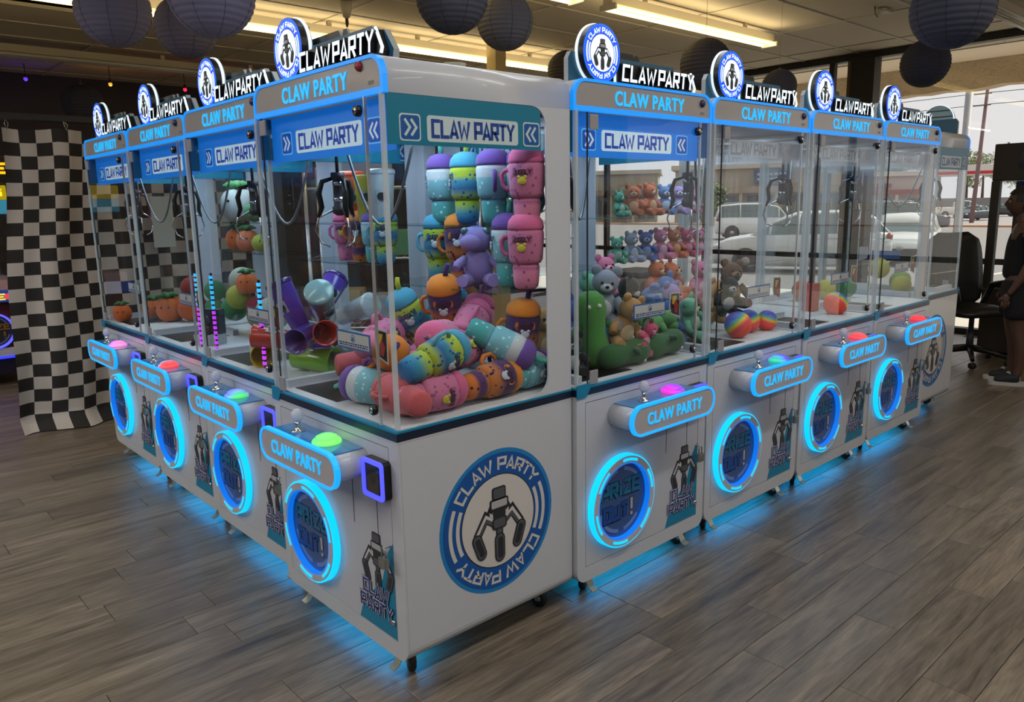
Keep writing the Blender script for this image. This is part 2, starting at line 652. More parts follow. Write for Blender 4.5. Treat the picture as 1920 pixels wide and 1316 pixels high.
# suspended ceiling: tiles laid in a grid of painted bars
tile_m = M('ceiling_tile', (200, 188, 166), .9, bump=.5, bscale=160)
bar_m = M('grid_bar_paint', (196, 186, 166), .6)
ceil = tag(MB().box((XL - .2, YF - .2, CEIL + .35), (XR + .3, YB + .2, CEIL + .5)).build('ceiling', M('roof_deck', (40, 36, 32), .9)), kind='structure')
TX, TY = 1.27, .643
xs = [5.01 + TX * i for i in range(-9, 4) if XL - TX < 5.01 + TX * i < XR + TX]
ys = [1.095 + TY * i for i in range(-12, 14) if YF - TY < 1.095 + TY * i < YB + TY]


def tile_shape(mb, x, y):
    a, b_ = TX / 2 - .004, TY / 2 - .004
    c = .016
    v = []
    for k, z in ((0, CEIL + .03), (0, CEIL + .014), (c, CEIL + .006)):
        v += [(x - a + k, y - b_ + k, z), (x + a - k, y - b_ + k, z), (x + a - k, y + b_ - k, z), (x - a + k, y + b_ - k, z)]
    fs = [(3, 2, 1, 0), (8, 9, 10, 11)]
    for k in (0, 4):
        fs += [(k + i, k + (i + 1) % 4, k + 4 + (i + 1) % 4, k + 4 + i) for i in range(4)]
    return mb.add(v, fs)


tm = None
rest = MB()
for x in xs:
    for y in ys:
        xc, yc = x + TX / 2, y + TY / 2
        if abs(xc - .565) < .7 and abs(yc - 5.27) < .35:
            continue                                            # the missing tile
        if xc > XR + .3:
            continue
        if any(in_view(xc + sx, yc + sy, CEIL, 10) for sx in (-.6, 0, .6) for sy in (-.3, .3)):
            if tm is None:
                tm = tile_shape(MB(), 0, 0).build('ceiling_tile', tile_m, ceil, recalc=True)
                tm.location = (xc, yc, 0)
            else:
                o = tm.copy()
                COL.objects.link(o)
                o.location = (xc, yc, 0)
        else:
            tile_shape(rest, xc, yc)
tag(rest.build('ceiling_tile_field', tile_m, ceil), kind='stuff')
for x in xs:
    MB().box((x - .012, YF, CEIL - .002), (x + .012, YB, CEIL + .008)).build('grid_bar', bar_m, ceil)
for y in ys:
    MB().box((XL, y - .012, CEIL - .0015), (XR + .1, y + .012, CEIL + .0085)).build('grid_bar', bar_m, ceil)

# street front
frame_m = M('dark_bronze_frame', (30, 27, 25), .45)
pane_m = glass('window_glass', (.96, .97, .96), .8)
XS = XR
tag(MB().box((XS - .05, YF, 3.03), (XS + .07, YB, CEIL + .45)).build('trim_1', frame_m), kind='structure')
tag(MB().box((XS - .05, YF, -.1), (XS + .07, YB, .05)).build('trim_2', frame_m), kind='structure')
tag(MB().box((XS - .1, 2.16, .05), (XS + .08, 2.43, 3.03)).build('trim_3', frame_m), kind='structure')
tag(MB().box((XS - .03, 2.43, .05), (XS + .05, 2.50, 3.03)).build('trim_4', M('tan_jamb', (120, 98, 66), .6)), kind='structure')
ms = [-5.95, -4.2, -2.45, -.75, .05, 2.2, 2.69, 4.4, 6.2, 8.0, 9.05]
for i, (a, b_) in enumerate(zip(ms, ms[1:])):
    w = tag(MB().box((XS + .0, a, .05), (XS + .008, b_, 3.03)).build('window_%d' % (i + 1), pane_m), kind='structure')
    MB().box((XS - .03, a - .03, .05), (XS + .05, a + .03, 3.03)).build('mullion', frame_m, w)
    MB().box((XS - .03, a + .03, .75), (XS + .05, b_ - .03, .81)).build('transom_bar', frame_m, w)

# ------------------------------------------------------------------ claw machine
W, D = 0.80, 0.735
Z0, ZB, ZH, ZT = 0.085, 0.805, 1.782, 1.885


def claw_art(mb, fn, c, s, d, dk, gr, lg, wh):
    """the cartoon three-pronged crane: dark outlines under grey fills; fn's d grows towards the viewer by -step"""
    st = 0.0004
    T = lambda pts: [(c[0] + x * s, c[1] + y * s) for x, y in pts]
    def cap(p, q, w, mi, k):
        mb.prism(T(capsule(p, q, w)), fn, d, d - st * k, mi)
    def rc(x0, y0, x1, y1, r, mi, k):
        mb.prism(T(rrect(x0, y0, x1, y1, r, 3)), fn, d, d - st * k, mi)
    def pl(pts, w, mi, k):
        mb.prism(T(stroke(pts, w)), fn, d, d - st * k, mi)
    for sx in (-1, 1):
        cap((sx * .15, .25), (sx * .26, .06), .11, dk, 1)
        pl([(sx * .08, -.02), (sx * .27, .12), (sx * .46, -.16)], .165, dk, 2)
        pl([(sx * .10, -.01), (sx * .27, .10), (sx * .445, -.14)], .11, gr, 3)
        pl([(sx * .12, .035), (sx * .275, .135), (sx * .455, -.12)], .045, wh, 4)
        cap((sx * .46, -.2), (sx * .37, -.45), .2, dk, 5)
        cap((sx * .46, -.2), (sx * .37, -.45), .15, gr, 6)
        cap((sx * .45, -.22), (sx * .37, -.44), .1, dk, 7)
        mb.prism(T([(sx * .1, .1), (sx * .2, .18), (sx * .18, .03)]), fn, d, d - st * 3, wh)
    cap((0, -.05), (0, -.3), .15, dk, 2)
    cap((0, -.05), (0, -.3), .09, gr, 3)
    cap((0, -.3), (0, -.58), .21, dk, 5)
    cap((0, -.3), (0, -.58), .16, gr, 6)
    cap((.01, -.32), (.01, -.57), .11, dk, 7)
    rc(-.13, .0, .13, .26, .1, dk, 5)
    rc(-.19, .2, .19, .37, .03, dk, 6)
    rc(-.16, .225, .16, .345, .02, lg, 7)
    rc(-.14, .35, .14, .56, .04, dk, 6)
    rc(-.115, .375, .115, .535, .03, gr, 7)
    rc(-.15, -.13, .15, .07, .05, dk, 6)
    rc(-.12, -.1, .12, .04, .04, gr, 7)


def logo(mb, fn, c, r, d, lb=0, bl=1, wh=2, dk=3, gr=4, lg=5):
    st = 0.0005
    cx, cz = c
    mb.prism(circ(cx, cz, r, 56), fn, d, d - st, lb)
    mb.prism(circ(cx, cz, r * .945, 56), fn, d, d - 2 * st, bl)
    mb.prism(circ(cx, cz, r * .655, 48), fn, d, d - 3 * st, dk)
    mb.prism(circ(cx, cz, r * .64, 48), fn, d, d - 4 * st, wh)
    for rot in (0, 180):
        def wrap(u, v, rot=rot):
            a = R(90 + rot) - u / (r * .80)
            q = r * .80 + v
            return (cx + q * math.cos(a), cz + q * math.sin(a))
        word(mb, 'CLAW PARTY', r * 1.62, r * .17, fn, d, d - 4 * st, wh, th=.2, wrap=wrap)
    for a in (0, 180):
        for rr in (.71, .83):
            mb.prism(arcband(cx, cz, r * (rr - .028), r * (rr + .028), a - 25, a + 25), fn, d, d - 4 * st, wh)
    claw_art(mb, fn, (cx, cz), r * .86, d - 4 * st, dk, gr, lg, wh)


def chevrons(mb, fn, cx, cz, w, h, d, dirn, box, line, arrow, st=0.0006):
    mb.prism(rrect(cx - w / 2, cz - h / 2, cx + w / 2, cz + h / 2, w * .14), fn, d, d - st, line)
    k = .88
    mb.prism(rrect(cx - w / 2 * k, cz - h / 2 * k, cx + w / 2 * k, cz + h / 2 * k, w * .12), fn, d, d - 2 * st, box)
    for off in (-.16, .14):
        o = cx + off * w
        mb.prism(stroke([(o - dirn * .1 * w, cz + .3 * h), (o + dirn * .14 * w, cz), (o - dirn * .1 * w, cz - .3 * h)], w * .11), fn, d, d - 3 * st, arrow)


def sign_graphic(mb, fn, cu, d, z0, z1, u0, u1, bw, aw, off):
    """blue strip with the boxed name between two chevron tiles; slots 0 strip 1 white 2 letters 3 tile 4 pale line"""
    st = .0006
    mb.prism([(u0, z0), (u1, z0), (u1, z1), (u0, z1)], fn, d, d - .002, 0)
    zc = 1.694
    dd = d - .002
    mb.prism(rrect(cu - bw / 2, zc - .036, cu + bw / 2, zc + .036, .01), fn, dd, dd - st, 1)
    word(mb, 'CLAW PARTY', bw * .9, .05, shifted(fn, cu, zc), dd, dd - 2 * st, 2, th=.2)
    for s in (-1, 1):
        chevrons(mb, fn, cu + s * off, zc, aw, .074, dd, -s, 3, 4, 1)


def make_machine():
    root = empty('claw_machine')
    # lower cabinet
    b = MB()
    b.prism(rrect(0, Z0, W, ZB - .004, (.045, .045, .001, .001)), FRONT, .008, D, 0)
    body = b.build('cabinet', white, root)
    b = MB().ring(rrect(0, Z0, W, ZB - .004, (.045, .045, .001, .001)), rrect(.044, .142, .75, .776, .003), FRONT, 0, .0085, 0)
    b.build('front_frame', white, root)
    # service door
    b = MB().prism(rrect(.047, .145, .747, .773, .003), FRONT, .0, .009, 0)
    door = b.build('door_panel', white2, root)
    b = MB().box((.527, -.0012, .475), (.5285, .001, .70)).box((.668, -.0012, .475), (.6695, .001, .60))
    b.build('hatch_seam', seam, door)
    b = MB().lathe([(.0095, 0), (.0095, .006), (.006, .009), (.001, .0095)], 14, 0, Matrix.Translation((.735, 0, .205)) @ Matrix.Rotation(R(90), 4, 'X'))
    b.build('bolt', chrome, door)
    # sticker on the door
    b = MB()
    b.prism([(.53, .147), (.747, .147), (.747, .47), (.715, .43), (.68, .33), (.60, .25), (.545, .185)], FRONT, 0, -.0006, 0)
    claw_art(b, FRONT, (.655, .385), .165, -.0006, 1, 2, 3, 4)
    for txt, uz, w in (('CLAW', .278, .145), ('PARTY', .222, .185)):
        for t, mi, k in ((.40, 5, 1), (.30, 4, 2), (.17, 5, 3)):
            word(b, txt, w, .046, shifted(FRONT, .64, uz), -.0036, -.0036 - .0005 * k, mi, th=t, gap=.2)
    b.build('door_sticker', [tealblue, P_DK, P_GR, P_LG, P_WH, P_NV], door)
    # padlock hasp
    b = MB().cbox((.715, -.035, .395), (.752, -.018, .43), .003)
    b.tube([(.723, -.026, .43), (.723, -.026, .452), (.728, -.026, .461), (.738, -.026, .461), (.744, -.026, .452), (.744, -.026, .43)], .003, 8)
    b.tube([(.733, -.026, .461), (.733, -.004, .458), (.733, .0, .458)], .003, 8)
    b.build('padlock', steel, root)
    # prize outlet
    c = (.24, .357)
    b = MB()
    b.ring(circ(*c, .183, 56), circ(*c, .177, 56), FRONT, -.025, 0, 0)
    po = b.build('prize_ring', cyan_hot, root)
    b = MB()
    b.ring(circ(*c, .1765, 56), circ(*c, .153, 56), FRONT, -.028, -.022, 0)
    rf = b.build('ring_face', white2, po)
    for a in range(20, 380, 60):
        MB().prism(arcband(*c, .159, .169, a - 15, a + 15), FRONT, -.0275, -.0295, 0).build('ring_light_segment', cyan_hot, rf)
    b = MB()
    b.ring(circ(*c, .1525, 56), circ(*c, .147, 56), FRONT, -.027, -.001, 0)
    b.build('ring_inner_wall', cyan_in, po)
    b = MB()
    b.prism(circ(*c, .1465, 48), FRONT, -.003, -.006, 0)
    for a0, a1 in ((100, 150), (30, 82), (195, 262), (278, 320)):
        b.prism(arcband(*c, .116, .130, a0, a1, 14), FRONT, -.006, -.0066, 1)
    fl = b.build('prize_flap', [M('flap_blue', (50, 86, 140), 0.3, coat=0.4), M('flap_pale_arc', (110, 140, 185), 0.4)], root)
    b = MB()
    word(b, 'PRIZE', .225, .058, shifted(FRONT, c[0] - .002, c[1] + .045), -.006, -.0068, 1, th=.42, gap=.25)
    word(b, 'PRIZE', .225, .058, shifted(FRONT, c[0] - .002, c[1] + .047), -.006, -.0076, 0, th=.26, gap=.25)
    word(b, 'OUT', .140, .058, shifted(FRONT, c[0] - .03, c[1] - .045), -.006, -.0068, 1, th=.42, gap=.25)
    word(b, 'OUT', .140, .058, shifted(FRONT, c[0] - .03, c[1] - .043), -.006, -.0076, 2, th=.26, gap=.25)
    word(b, '!', .03, .075, shifted(FRONT, c[0] + .062, c[1] - .042), -.006, -.0068, 1, th=.3)
    word(b, '!', .03, .07, shifted(FRONT, c[0] + .062, c[1] - .042), -.006, -.0076, 3, th=.2)
    b.build('flap_lettering', [M('flap_letter_teal', (16, 110, 150), 0.4), M('flap_letter_shade', (14, 34, 74), 0.4), M('flap_letter_blue', (14, 74, 150), 0.4), P_LG], fl)
    # control shelf
    b = MB().prism(rrect(.165, .656, .645, .746, .042), FRONT, -.117, .002, 0, smside=True)
    sh = b.build('control_shelf', white, root)
    b = MB().prism(rrect(.155, .648, .66, .752, .05), FRONT, -.118, -.130, 0)
    b.build('shelf_face', M('shelf_face_grey', (182, 180, 188), .35, coat=.3), sh)
    b = MB().ring(rrect(.149, .642, .666, .758, .056), rrect(.158, .651, .657, .749, .047), FRONT, -.116, -.133, 0)
    b.build('shelf_trim_light', cyan_led, sh)
    b = MB()
    sans_word(b, 'CLAW PARTY', .408, .70, .34, .046, FRONT, -.130, -.1325)
    b.build('shelf_lettering', head_led, sh)
    b = MB().prism([(.195, -.112), (.615, -.112), (.615, -.004), (.195, -.004)], lambda u, v, d: (u, v, d), .7455, .7475, 0)
    b.build('shelf_top_panel', M('blue_top_panel', (24, 128, 196), 0.2, coat=0.6), sh)
    # joystick
    T = Matrix.Translation((.30, -.062, .7475))
    b = MB().lathe([(.024, 0), (.024, .003), (.01, .005), (.0085, .02), (.0085, .036), (.001, .036)], 14, 0, T)
    j = b.build('joystick', chrome, root)
    b = MB().ball((.30, -.062, .7475 + .054), (.021, .021, .024), 9, 6)
    b.build('joystick_knob', film('crystal_knob', (222, 222, 236), .62), j)
    # push button
    b = MB().lathe([(.047, 0), (.047, .006), (.043, .012), (.036, .014)], 28, 0, Matrix.Translation((.485, -.058, .7475)))
    b.lathe([(.036, .012), (.034, .021), (.022, .027), (.001, .029)], 28, 0, Matrix.Translation((.485, -.058, .7475)))
    b.build('push_button', M('lit_button', (120, 230, 120), 0.4, emit=(110, 245, 120), es=0.8), root)
    # card reader
    b = MB().prism(rrect(.642, .612, .759, .734, .014), FRONT, -.026, .001, 0)
    cr = b.build('card_reader', black, root)
    b = MB().ring(rrect(.642, .612, .759, .734, .014), rrect(.656, .626, .745, .72, .006), FRONT, -.0325, -.026, 0)
    b.build('reader_light_frame', M('violet_blue_led', (80, 90, 255), 0.4, emit=(88, 92, 255), es=0.9), cr)
    b = MB().prism(rrect(.669, .63, .735, .716, .006), FRONT, -.026, -.0295, 0)
    b.prism(circ(.702, .672, .012, 20), FRONT, -.0295, -.0299, 1)
    b.build('reader_screen', [M('reader_glass', (14, 15, 20), 0.12, coat=0.8), dkgrey], cr)
    # band round the waist
    b = MB().box((-.002, -.003, .803), (W + .002, D, .828))
    bd = b.build('waist_band', navy, root)
    b = MB().box((-.003, -.0045, .828), (W + .003, D, .8345))
    b.build('waist_accent', tealblue, bd)
    b = MB().box((-.001, -.0015, .797), (W + .001, D, .8028))
    b.build('waist_lip', white, bd)
    b = MB().prism([(-.0035, .797), (.045, .797), (.078, .846), (-.0035, .846)], FRONT, -.0055, -.002, 0)
    b.build('corner_accent', tealblue, bd)
    # prize deck
    b = MB().box((.004, .012, .828), (W - .004, D - .004, .838))
    dk = b.build('prize_deck', fluff, root)
    # window frame members
    for x0, x1 in ((0, .05), (W - .05, W)):
        MB().cbox((x0 + .002, D - .055, .838), (x1 - .002, D - .002, ZH), .003).build('rear_post', white, root)
    for x in (.004, W - .016):
        b = MB().box((x, .004, .836), (x + .012, .016, ZH))
        b.build('front_post', post_m, root)
    for z0_, z1_ in ((.838, .875), (ZH - .05, ZH)):
        MB().cbox((.05, D - .03, z0_), (W - .05, D - .004, z1_), .003).build('rear_rail', white, root)
    # side panels with the rounded window corners
    for sx, x in ((-1, 0.0), (1, W)):
        pts = [(D, .8345), (D, ZH)]
        pts += [(.50, ZH)] + [(.562 + .06 * math.cos(R(a)), 1.722 + .06 * math.sin(R(a))) for a in (90, 70, 50, 30, 15, 0)]
        pts += [(.562 + .06 * math.cos(R(a)), .90 + .06 * math.sin(R(a))) for a in (0, -15, -30, -50, -70, -90)] + [(.50, .8345)]
        fn = lambda u, v, d, x=x, sx=sx: (x - sx * d, u, v)
        MB().prism(pts, fn, .0, .006, 0).build('side_panel', white, root)
        g = MB().prism([(.018, .8345), (.60, .8345), (.60, ZH), (.018, ZH)], fn, .0065, .0115, 0)
        gp = g.build('side_glass', clear, root)
        # print on the inside of the side glass
        if sx > 0:
            f2 = lambda u, v, d: (W - .0118 + d, u, v)
        else:
            f2 = lambda u, v, d: (.0118 - d, D - u, v)
        b = MB()
        flip = lambda u, v, d, f2=f2: f2(u, v, -d)
        cu = .326 if sx > 0 else D - .326
        u0, u1 = (.018, .60) if sx > 0 else (D - .60, D - .018)
        sign_graphic(b, flip, cu, -.0085, 1.646, ZH, u0, u1, .35, .072, .233)
        b.build('side_print', [S_TL, S_WH, S_NV, S_BL, S_WH], gp)
        # round emblem on the lower side
        b = MB()
        if sx > 0:
            f3 = lambda u, v, d: (W - d, u, v)
            cc = .383
        else:
            f3 = lambda u, v, d: (d, D - u, v)
            cc = D - .383
        logo(b, f3, (cc, .447), .247, 0.0)
        b.build('side_emblem', [P_LB, P_BL, P_WH, P_DK, P_GR, P_LG], root)
    # front glass
    MB().box((.018, .006, .836), (.058, .011, ZH)).build('fixed_front_glass', clear, root)
    MB().box((.722, .006, .836), (W - .018, .011, ZH)).build('fixed_front_glass', clear, root)
    b = MB().box((.062, .000, .838), (.712, .006, ZH - .004))
    dg = b.build('front_door_glass', clear, root)
    MB().box((.7125, -.001, .838), (.7175, .0075, ZH - .004)).build('door_edge_strip', satin, dg)
    MB().box((.0595, .0005, .838), (.0618, .0065, ZH - .004)).build('door_hinge_edge', seam, dg)
    for z in (.862, 1.742):
        MB().cbox((.064, -.007, z - .022), (.106, -.0005, z + .028), .002).build('hinge_plate', M('hinge_grey', (150, 148, 152), 0.4) if z < 1 else bpy.data.materials['hinge_grey'], dg)
        k = MB().lathe([(.0165, 0), (.0165, .010), (.013, .015), (.001, .0155)], 18, 0, Matrix.Translation((.69, 0, z + (.0 if z > 1 else .02))) @ Matrix.Rotation(R(90), 4, 'X'))
        lk = k.build('door_lock', black, dg)
        MB().lathe([(.010, .0155), (.010, .0165), (.001, .0165)], 14, 0, Matrix.Translation((.69, 0, z + (.0 if z > 1 else .02))) @ Matrix.Rotation(R(90), 4, 'X')).build('lock_barrel', chrome, lk)
    MB().box((.05, D - .012, .875), (W - .05, D - .007, ZH - .05)).build('back_glass', clear, root)
    # lit name strip behind the front glass
    b = MB()
    sign_graphic(b, FRONT, .40, .06, 1.634, ZH, .02, W - .02, .41, .075, .272)
    b.build('front_name_strip', [G_BL, G_WH, G_NV, G_AR, G_LN], root)
    # roof box and header
    b = MB().prism(rrect(0, ZH, W, ZT, (.001, .001, .055, .055)), FRONT, .022, D, 0, smside=True)
    rb = b.build('roof_box', white, root)
    b = MB().prism(rrect(.010, ZH + .012, W - .010, ZT - .007, (.002, .002, .049, .049)), FRONT, .012, .022, 0)
    hp = b.build('header_panel', grey_face, root)
    b = MB().ring(rrect(-.001, ZH - .002, W + .001, ZT + .001, (.002, .002, .056, .056)), rrect(.0115, ZH + .015, W - .0115, ZT - .0085, (.002, .002, .048, .048)), FRONT, .008, .024, 0)
    b.build('header_trim_light', trim_led, hp)
    b = MB()
    sans_word(b, 'CLAW PARTY', .415, 1.833, .405, .05, FRONT, .012, .009)
    b.build('header_lettering', head_led, hp)
    b = MB().lathe([(.014, 0), (.014, .006), (.01, .011), (.001, .012)], 16, 0, Matrix.Translation((.735, .012, 1.85)) @ Matrix.Rotation(R(90), 4, 'X'))
    b.build('header_button', M('navy_button', (36, 44, 84), 0.4), hp)
    MB().box((.725, .0112, 1.809), (.752, .012, 1.818)).build('header_label', M('pale_green_label', (120, 124, 112), 0.5), hp)
    # sign on the roof
    b = MB().prism([(.055, ZT - .001), (.055, 1.962), (.07, 1.985), (.645, 1.985), (.652, 1.97), (.705, 1.966), (.748, 1.908), (.742, ZT - .001)], FRONT, .085, .105, 0, 1)
    sb = b.build('sign_board', [board_teal, board_edge], root)
    b = MB().prism([(.24, 1.975), (.24, 2.012), (.425, 2.012), (.45, 1.975)], FRONT, .105, .118, 0, 1)
    b.prism([(.435, 1.98), (.44, 2.012), (.462, 2.012), (.478, 1.98)], FRONT, .112, .12, 0, 1)
    b.build('sign_back_plate', [black, board_edge], sb)
    b = MB().prism([(.28, 1.892), (.28, 1.964), (.70, 1.964), (.728, 1.905), (.722, 1.892)], FRONT, .055, .086, 0, 0)
    bl = b.build('letter_block', black, root)
    b = MB()
    b.prism(stroke([(.735, 1.895), (.742, 1.91), (.712, 1.966)], .005), FRONT, .048, .056, 0)
    b.prism(stroke([(.276, 1.966), (.276, 1.90), (.284, 1.889), (.7, 1.889)], .005), FRONT, .062, .07, 0)
    b.build('block_rim_light', letter_led, bl)
    b = MB()
    word(b, 'CLAW.PARTY', .425, .056, shifted(FRONT, .502, 1.929), .040, .056, 0, th=.19, gap=.24, slant=.1, mside=1)
    b.build('block_lettering', [letter_led, black], bl)
    cd_ = (.19, 1.985)
    b = MB().prism(circ(*cd_, .097, 48), FRONT, .052, .078, 0, 0)
    sd = b.build('sign_disc', black, root)
    b = MB().ring(circ(*cd_, .101, 48), circ(*cd_, .0955, 48), FRONT, .076, .086, 0)
    b.build('disc_rim_light', letter_led, sd)
    b = MB()
    logo(b, FRONT, cd_, .0955, .052)
    b.build('disc_print', [L_LB, L_BL, L_WH, L_DK, L_GR, L_LG], sd)
    b = MB().prism(circ(*cd_, .096, 48), FRONT, .086, .092, 0)
    b.build('disc_back', M('disc_back_pale', (150, 186, 206), .4), sd)
    for k_ in range(4):
        zz = cd_[1] - .06 + .04 * k_
        hw = (.094 ** 2 - (zz - cd_[1]) ** 2) ** .5
        MB().box((cd_[0] - hw, .092, zz - .003), (cd_[0] + hw, .096, zz + .003)).build('disc_back_rib', dkgrey, sd)
    # glass shelves inside
    for z in (1.195, 1.412):
        b = MB().box((.05, .44, z - .005), (W - .05, .68, z))
        s1 = b.build('inner_shelf', shelfglass, root)
        MB().box((.05, .437, z - .006), (W - .05, .4398, z + .001)).build('shelf_edge', edgeglass, s1)
    # prize chute, notices
    b = MB().prism([(.385, .06), (.39, .06), (.39, .345), (.03, .345), (.03, .34), (.385, .34)], lambda u, v, d: (u, v, d), .838, 1.14, 0)
    ch = b.build('prize_chute', clear, root)
    MB().prism([(.03, .03), (.06, .03), (.06, .31), (.385, .31), (.385, .338), (.03, .338)], lambda u, v, d: (u, v, d), .838, .867, 0).build('chute_rail', white, ch)
    MB().box((.07, .05, .8381), (.37, .3, .8395)).build('chute_opening', black, ch)
    b = MB().box((.385, .058, 1.03), (.585, .0605, 1.088), 0).box((.391, .0572, 1.036), (.579, .058, 1.082), 1)
    b.prism(circ(.485, 1.066, .0125, 18), FRONT, .0572, .0568, 0)
    b.prism(circ(.485, 1.066, .010, 18), FRONT, .0568, .0564, 1)
    claw_art(b, FRONT, (.485, 1.066), .011, .0564, 0, 0, 0, 1)
    for z in (1.049, 1.042):
        u = .398
        while u < .568:
            w = random.choice((.008, .012, .016, .02))
            b.box((u, .0569, z - .0022), (min(u + w, .573), .0572, z + .0022), 2)
            u += w + .004
    b.build('notice_card', [M('notice_blue', (50, 100, 160), 0.5), M('notice_white', (190, 192, 190), 0.5), P_NV], root)
    b = MB().prism([(.612, 1.06), (.618, 1.115), (.682, 1.112), (.682, 1.008), (.62, 1.028), (.617, 1.045)], FRONT, .058, .0605, 0)
    b.prism([(.618, 1.06), (.623, 1.11), (.678, 1.107), (.678, 1.015), (.626, 1.032)], FRONT, .058, .0575, 1)
    b.prism([(.628, 1.07), (.632, 1.1), (.66, 1.1), (.65, 1.06)], FRONT, .0575, .057, 2)
    b.prism([(.64, 1.065), (.655, 1.085), (.672, 1.06), (.662, 1.03), (.645, 1.035)], FRONT, .0575, .0568, 3)
    b.build('warning_card', [P_LG, black, M('card_yellow', (196, 160, 50), 0.5), M('card_red', (150, 40, 36), 0.5)], root)
    # gantry, hose and crane
    cx, cy = .15, .23
    for x in (.03, W - .03):
        ga = MB().box((x - .008, .06, 1.752), (x + .008, D - .05, 1.77)).build('gantry_rail', steel, root)
    MB().box((.03, cy - .008, 1.738), (W - .03, cy + .008, 1.752)).build('cross_rail', steel, ga)
    MB().cbox((cx - .05, cy - .05, 1.70), (cx + .05, cy + .05, 1.738), .006).build('crane_carriage', dkgrey, ga)
    pts = [(cx + .05 + .26 * t, cy + .12 * t, 1.715 - .30 * math.sin(PI * t) ** 1.0) for t in [i / 16 for i in range(17)]]
    MB().tube(pts, .0055, 8).build('cable_hose', M('grey_hose', (120, 126, 130), 0.3, metal=.6), ga)
    b = MB().lathe([(.006, .11), (.006, .0)], 10, 0, Matrix.Translation((cx, cy, 1.6)))
    b.lathe([(.001, .0), (.024, .0), (.024, -.02), (.018, -.024), (.018, -.115), (.024, -.12), (.024, -.14), (.01, -.15), (.001, -.15)], 18, 0, Matrix.Translation((cx, cy, 1.6)))
    crn = b.build('crane_body', dkgrey, root)
    MB().lathe([(.0195, -.03), (.0195, -.045)], 18, 0, Matrix.Translation((cx, cy, 1.6))).lathe([(.0195, -.085), (.0195, -.1)], 18, 0, Matrix.Translation((cx, cy, 1.6))).build('crane_collar', chrome, crn)
    for k in range(3):
        a = R(90 + 120 * k + 20)
        ca, sa = math.cos(a), math.sin(a)
        path = [(.02, -.02), (.055, -.03), (.07, -.07), (.062, -.12), (.075, -.155)]
        MB().tube([(cx + r_ * ca, cy + r_ * sa, 1.6 + z_) for r_, z_ in path], [.006, .009, .011, .010, .006], 8).build('crane_arm', black, crn)
        path = [(.02, -.13), (.075, -.155), (.088, -.2), (.07, -.245), (.04, -.26)]
        MB().tube([(cx + r_ * ca, cy + r_ * sa, 1.6 + z_) for r_, z_ in path], .0035, 6).build('crane_prong', chrome, crn)
    # LED strip under the body
    b = MB().box((.06, .05, Z0 - .006), (W - .06, .062, Z0 - .0005))
    b.build('underglow_strip', M('underglow_led', (10, 120, 220), 0.5, emit=(0, 140, 255), es=.8), root)
    # casters
    for (x, y, a) in ((.105, .075, 25), (W - .105, .075, -20), (.105, D - .09, 70), (W - .105, D - .09, 10)):
        T = Matrix.Translation((x, y, 0)) @ Matrix.Rotation(R(a), 4, 'Z')
        f = lambda p: tuple(T @ Vector(p))
        b = MB()
        b.lathe([(.024, .078), (.024, .0848)], 14, 0, T)
        for s in (-1, 1):
            q = [(-.012, .078), (.016, .078), (.03, .03), (.012, .026)]
            b.prism(q, lambda u, v, d: f((u, d, v)), s * .014, s * .017, 0)
        cs = b.build('caster', zinc, root)
        b = MB().lathe([(.014, -.012), (.03, -.011), (.034, -.007), (.034, .007), (.03, .011), (.014, .012)], 20, 0, T @ Matrix.Translation((.018, 0, .034)) @ Matrix.Rotation(R(90), 4, 'X'))
        b.build('caster_wheel', rubber, cs)
        MB().lathe([(.001, -.0135), (.013, -.0135), (.013, .0135), (.001, .0135)], 12, 0, T @ Matrix.Translation((.018, 0, .034)) @ Matrix.Rotation(R(90), 4, 'X')).build('wheel_hub', steel, cs)
        if y < .2:
            T2 = Matrix.Translation((x, y, 0))
            b = MB()
            prof = [(-.018, .078), (-.03, .07), (-.05, .035), (-.07, .026), (-.071, .022), (-.05, .03), (-.032, .062), (-.018, .073)]
            b.prism(prof, lambda u, v, d: tuple(T2 @ Vector((d, u, v))), -.016, .016, 0)
            b.build('brake_lever', zinc, cs)
    return root


machine = make_machine()
GRP = 'white claw machines of the L-shaped block'
Y_ = lambda y0: y0 + W
spots = [
    ('L1', (0.0, 0 + W, 0), -90, 'white claw machine on the near corner, large round crane emblem on its wide side'),
    ('L2', (0.052, .815 + W, 0), -90, 'white claw machine second from the near corner toward the curtain, drinking tumblers on its floor'),
    ('L3', (0.068, 1.642 + W, 0), -90, 'white claw machine third from the near corner toward the curtain, figure box on its floor'),
    ('L4', (0.075, 2.467 + W, 0), -90, 'last white claw machine of the row, beside the black and white checkered curtain'),
    ('R1', (0.744, -.018, 0), 0, 'white claw machine just right of the corner machine, teddy bears showing through its glass'),
    ('R2', (1.556, -.017, 0), 0, 'white claw machine second right of the corner, three rainbow balls on its floor'),
    ('R3', (2.3665, -.022, 0), 0, 'white claw machine third right of the corner, rainbow ball beside a red box inside'),
    ('R4', (3.201, -.012, 0), 0, 'white claw machine at the street-window end, yellow and green balls inside'),
    ('E1', (4.742, .065, 0), 90, 'claw machine turned away beyond the row end, only its side and sign back showing'),
]
MC = {}
for i, (k, loc, rz, lab) in enumerate(spots):
    o = machine if i == 0 else copy_tree(machine)
    o.location = loc
    o.rotation_euler = (0, 0, R(rz))
    tag(o, lab, 'claw machine', GRP)
    MC[k] = o


def own_mat(o, slot, m):
    o.material_slots[slot].link = 'OBJECT'
    o.material_slots[slot].material = m


def kid(o, base):
    r = []
    for c in o.children:
        if c.name.split('.')[0] == base:
            r.append(c)
        r += kid(c, base)
    return r


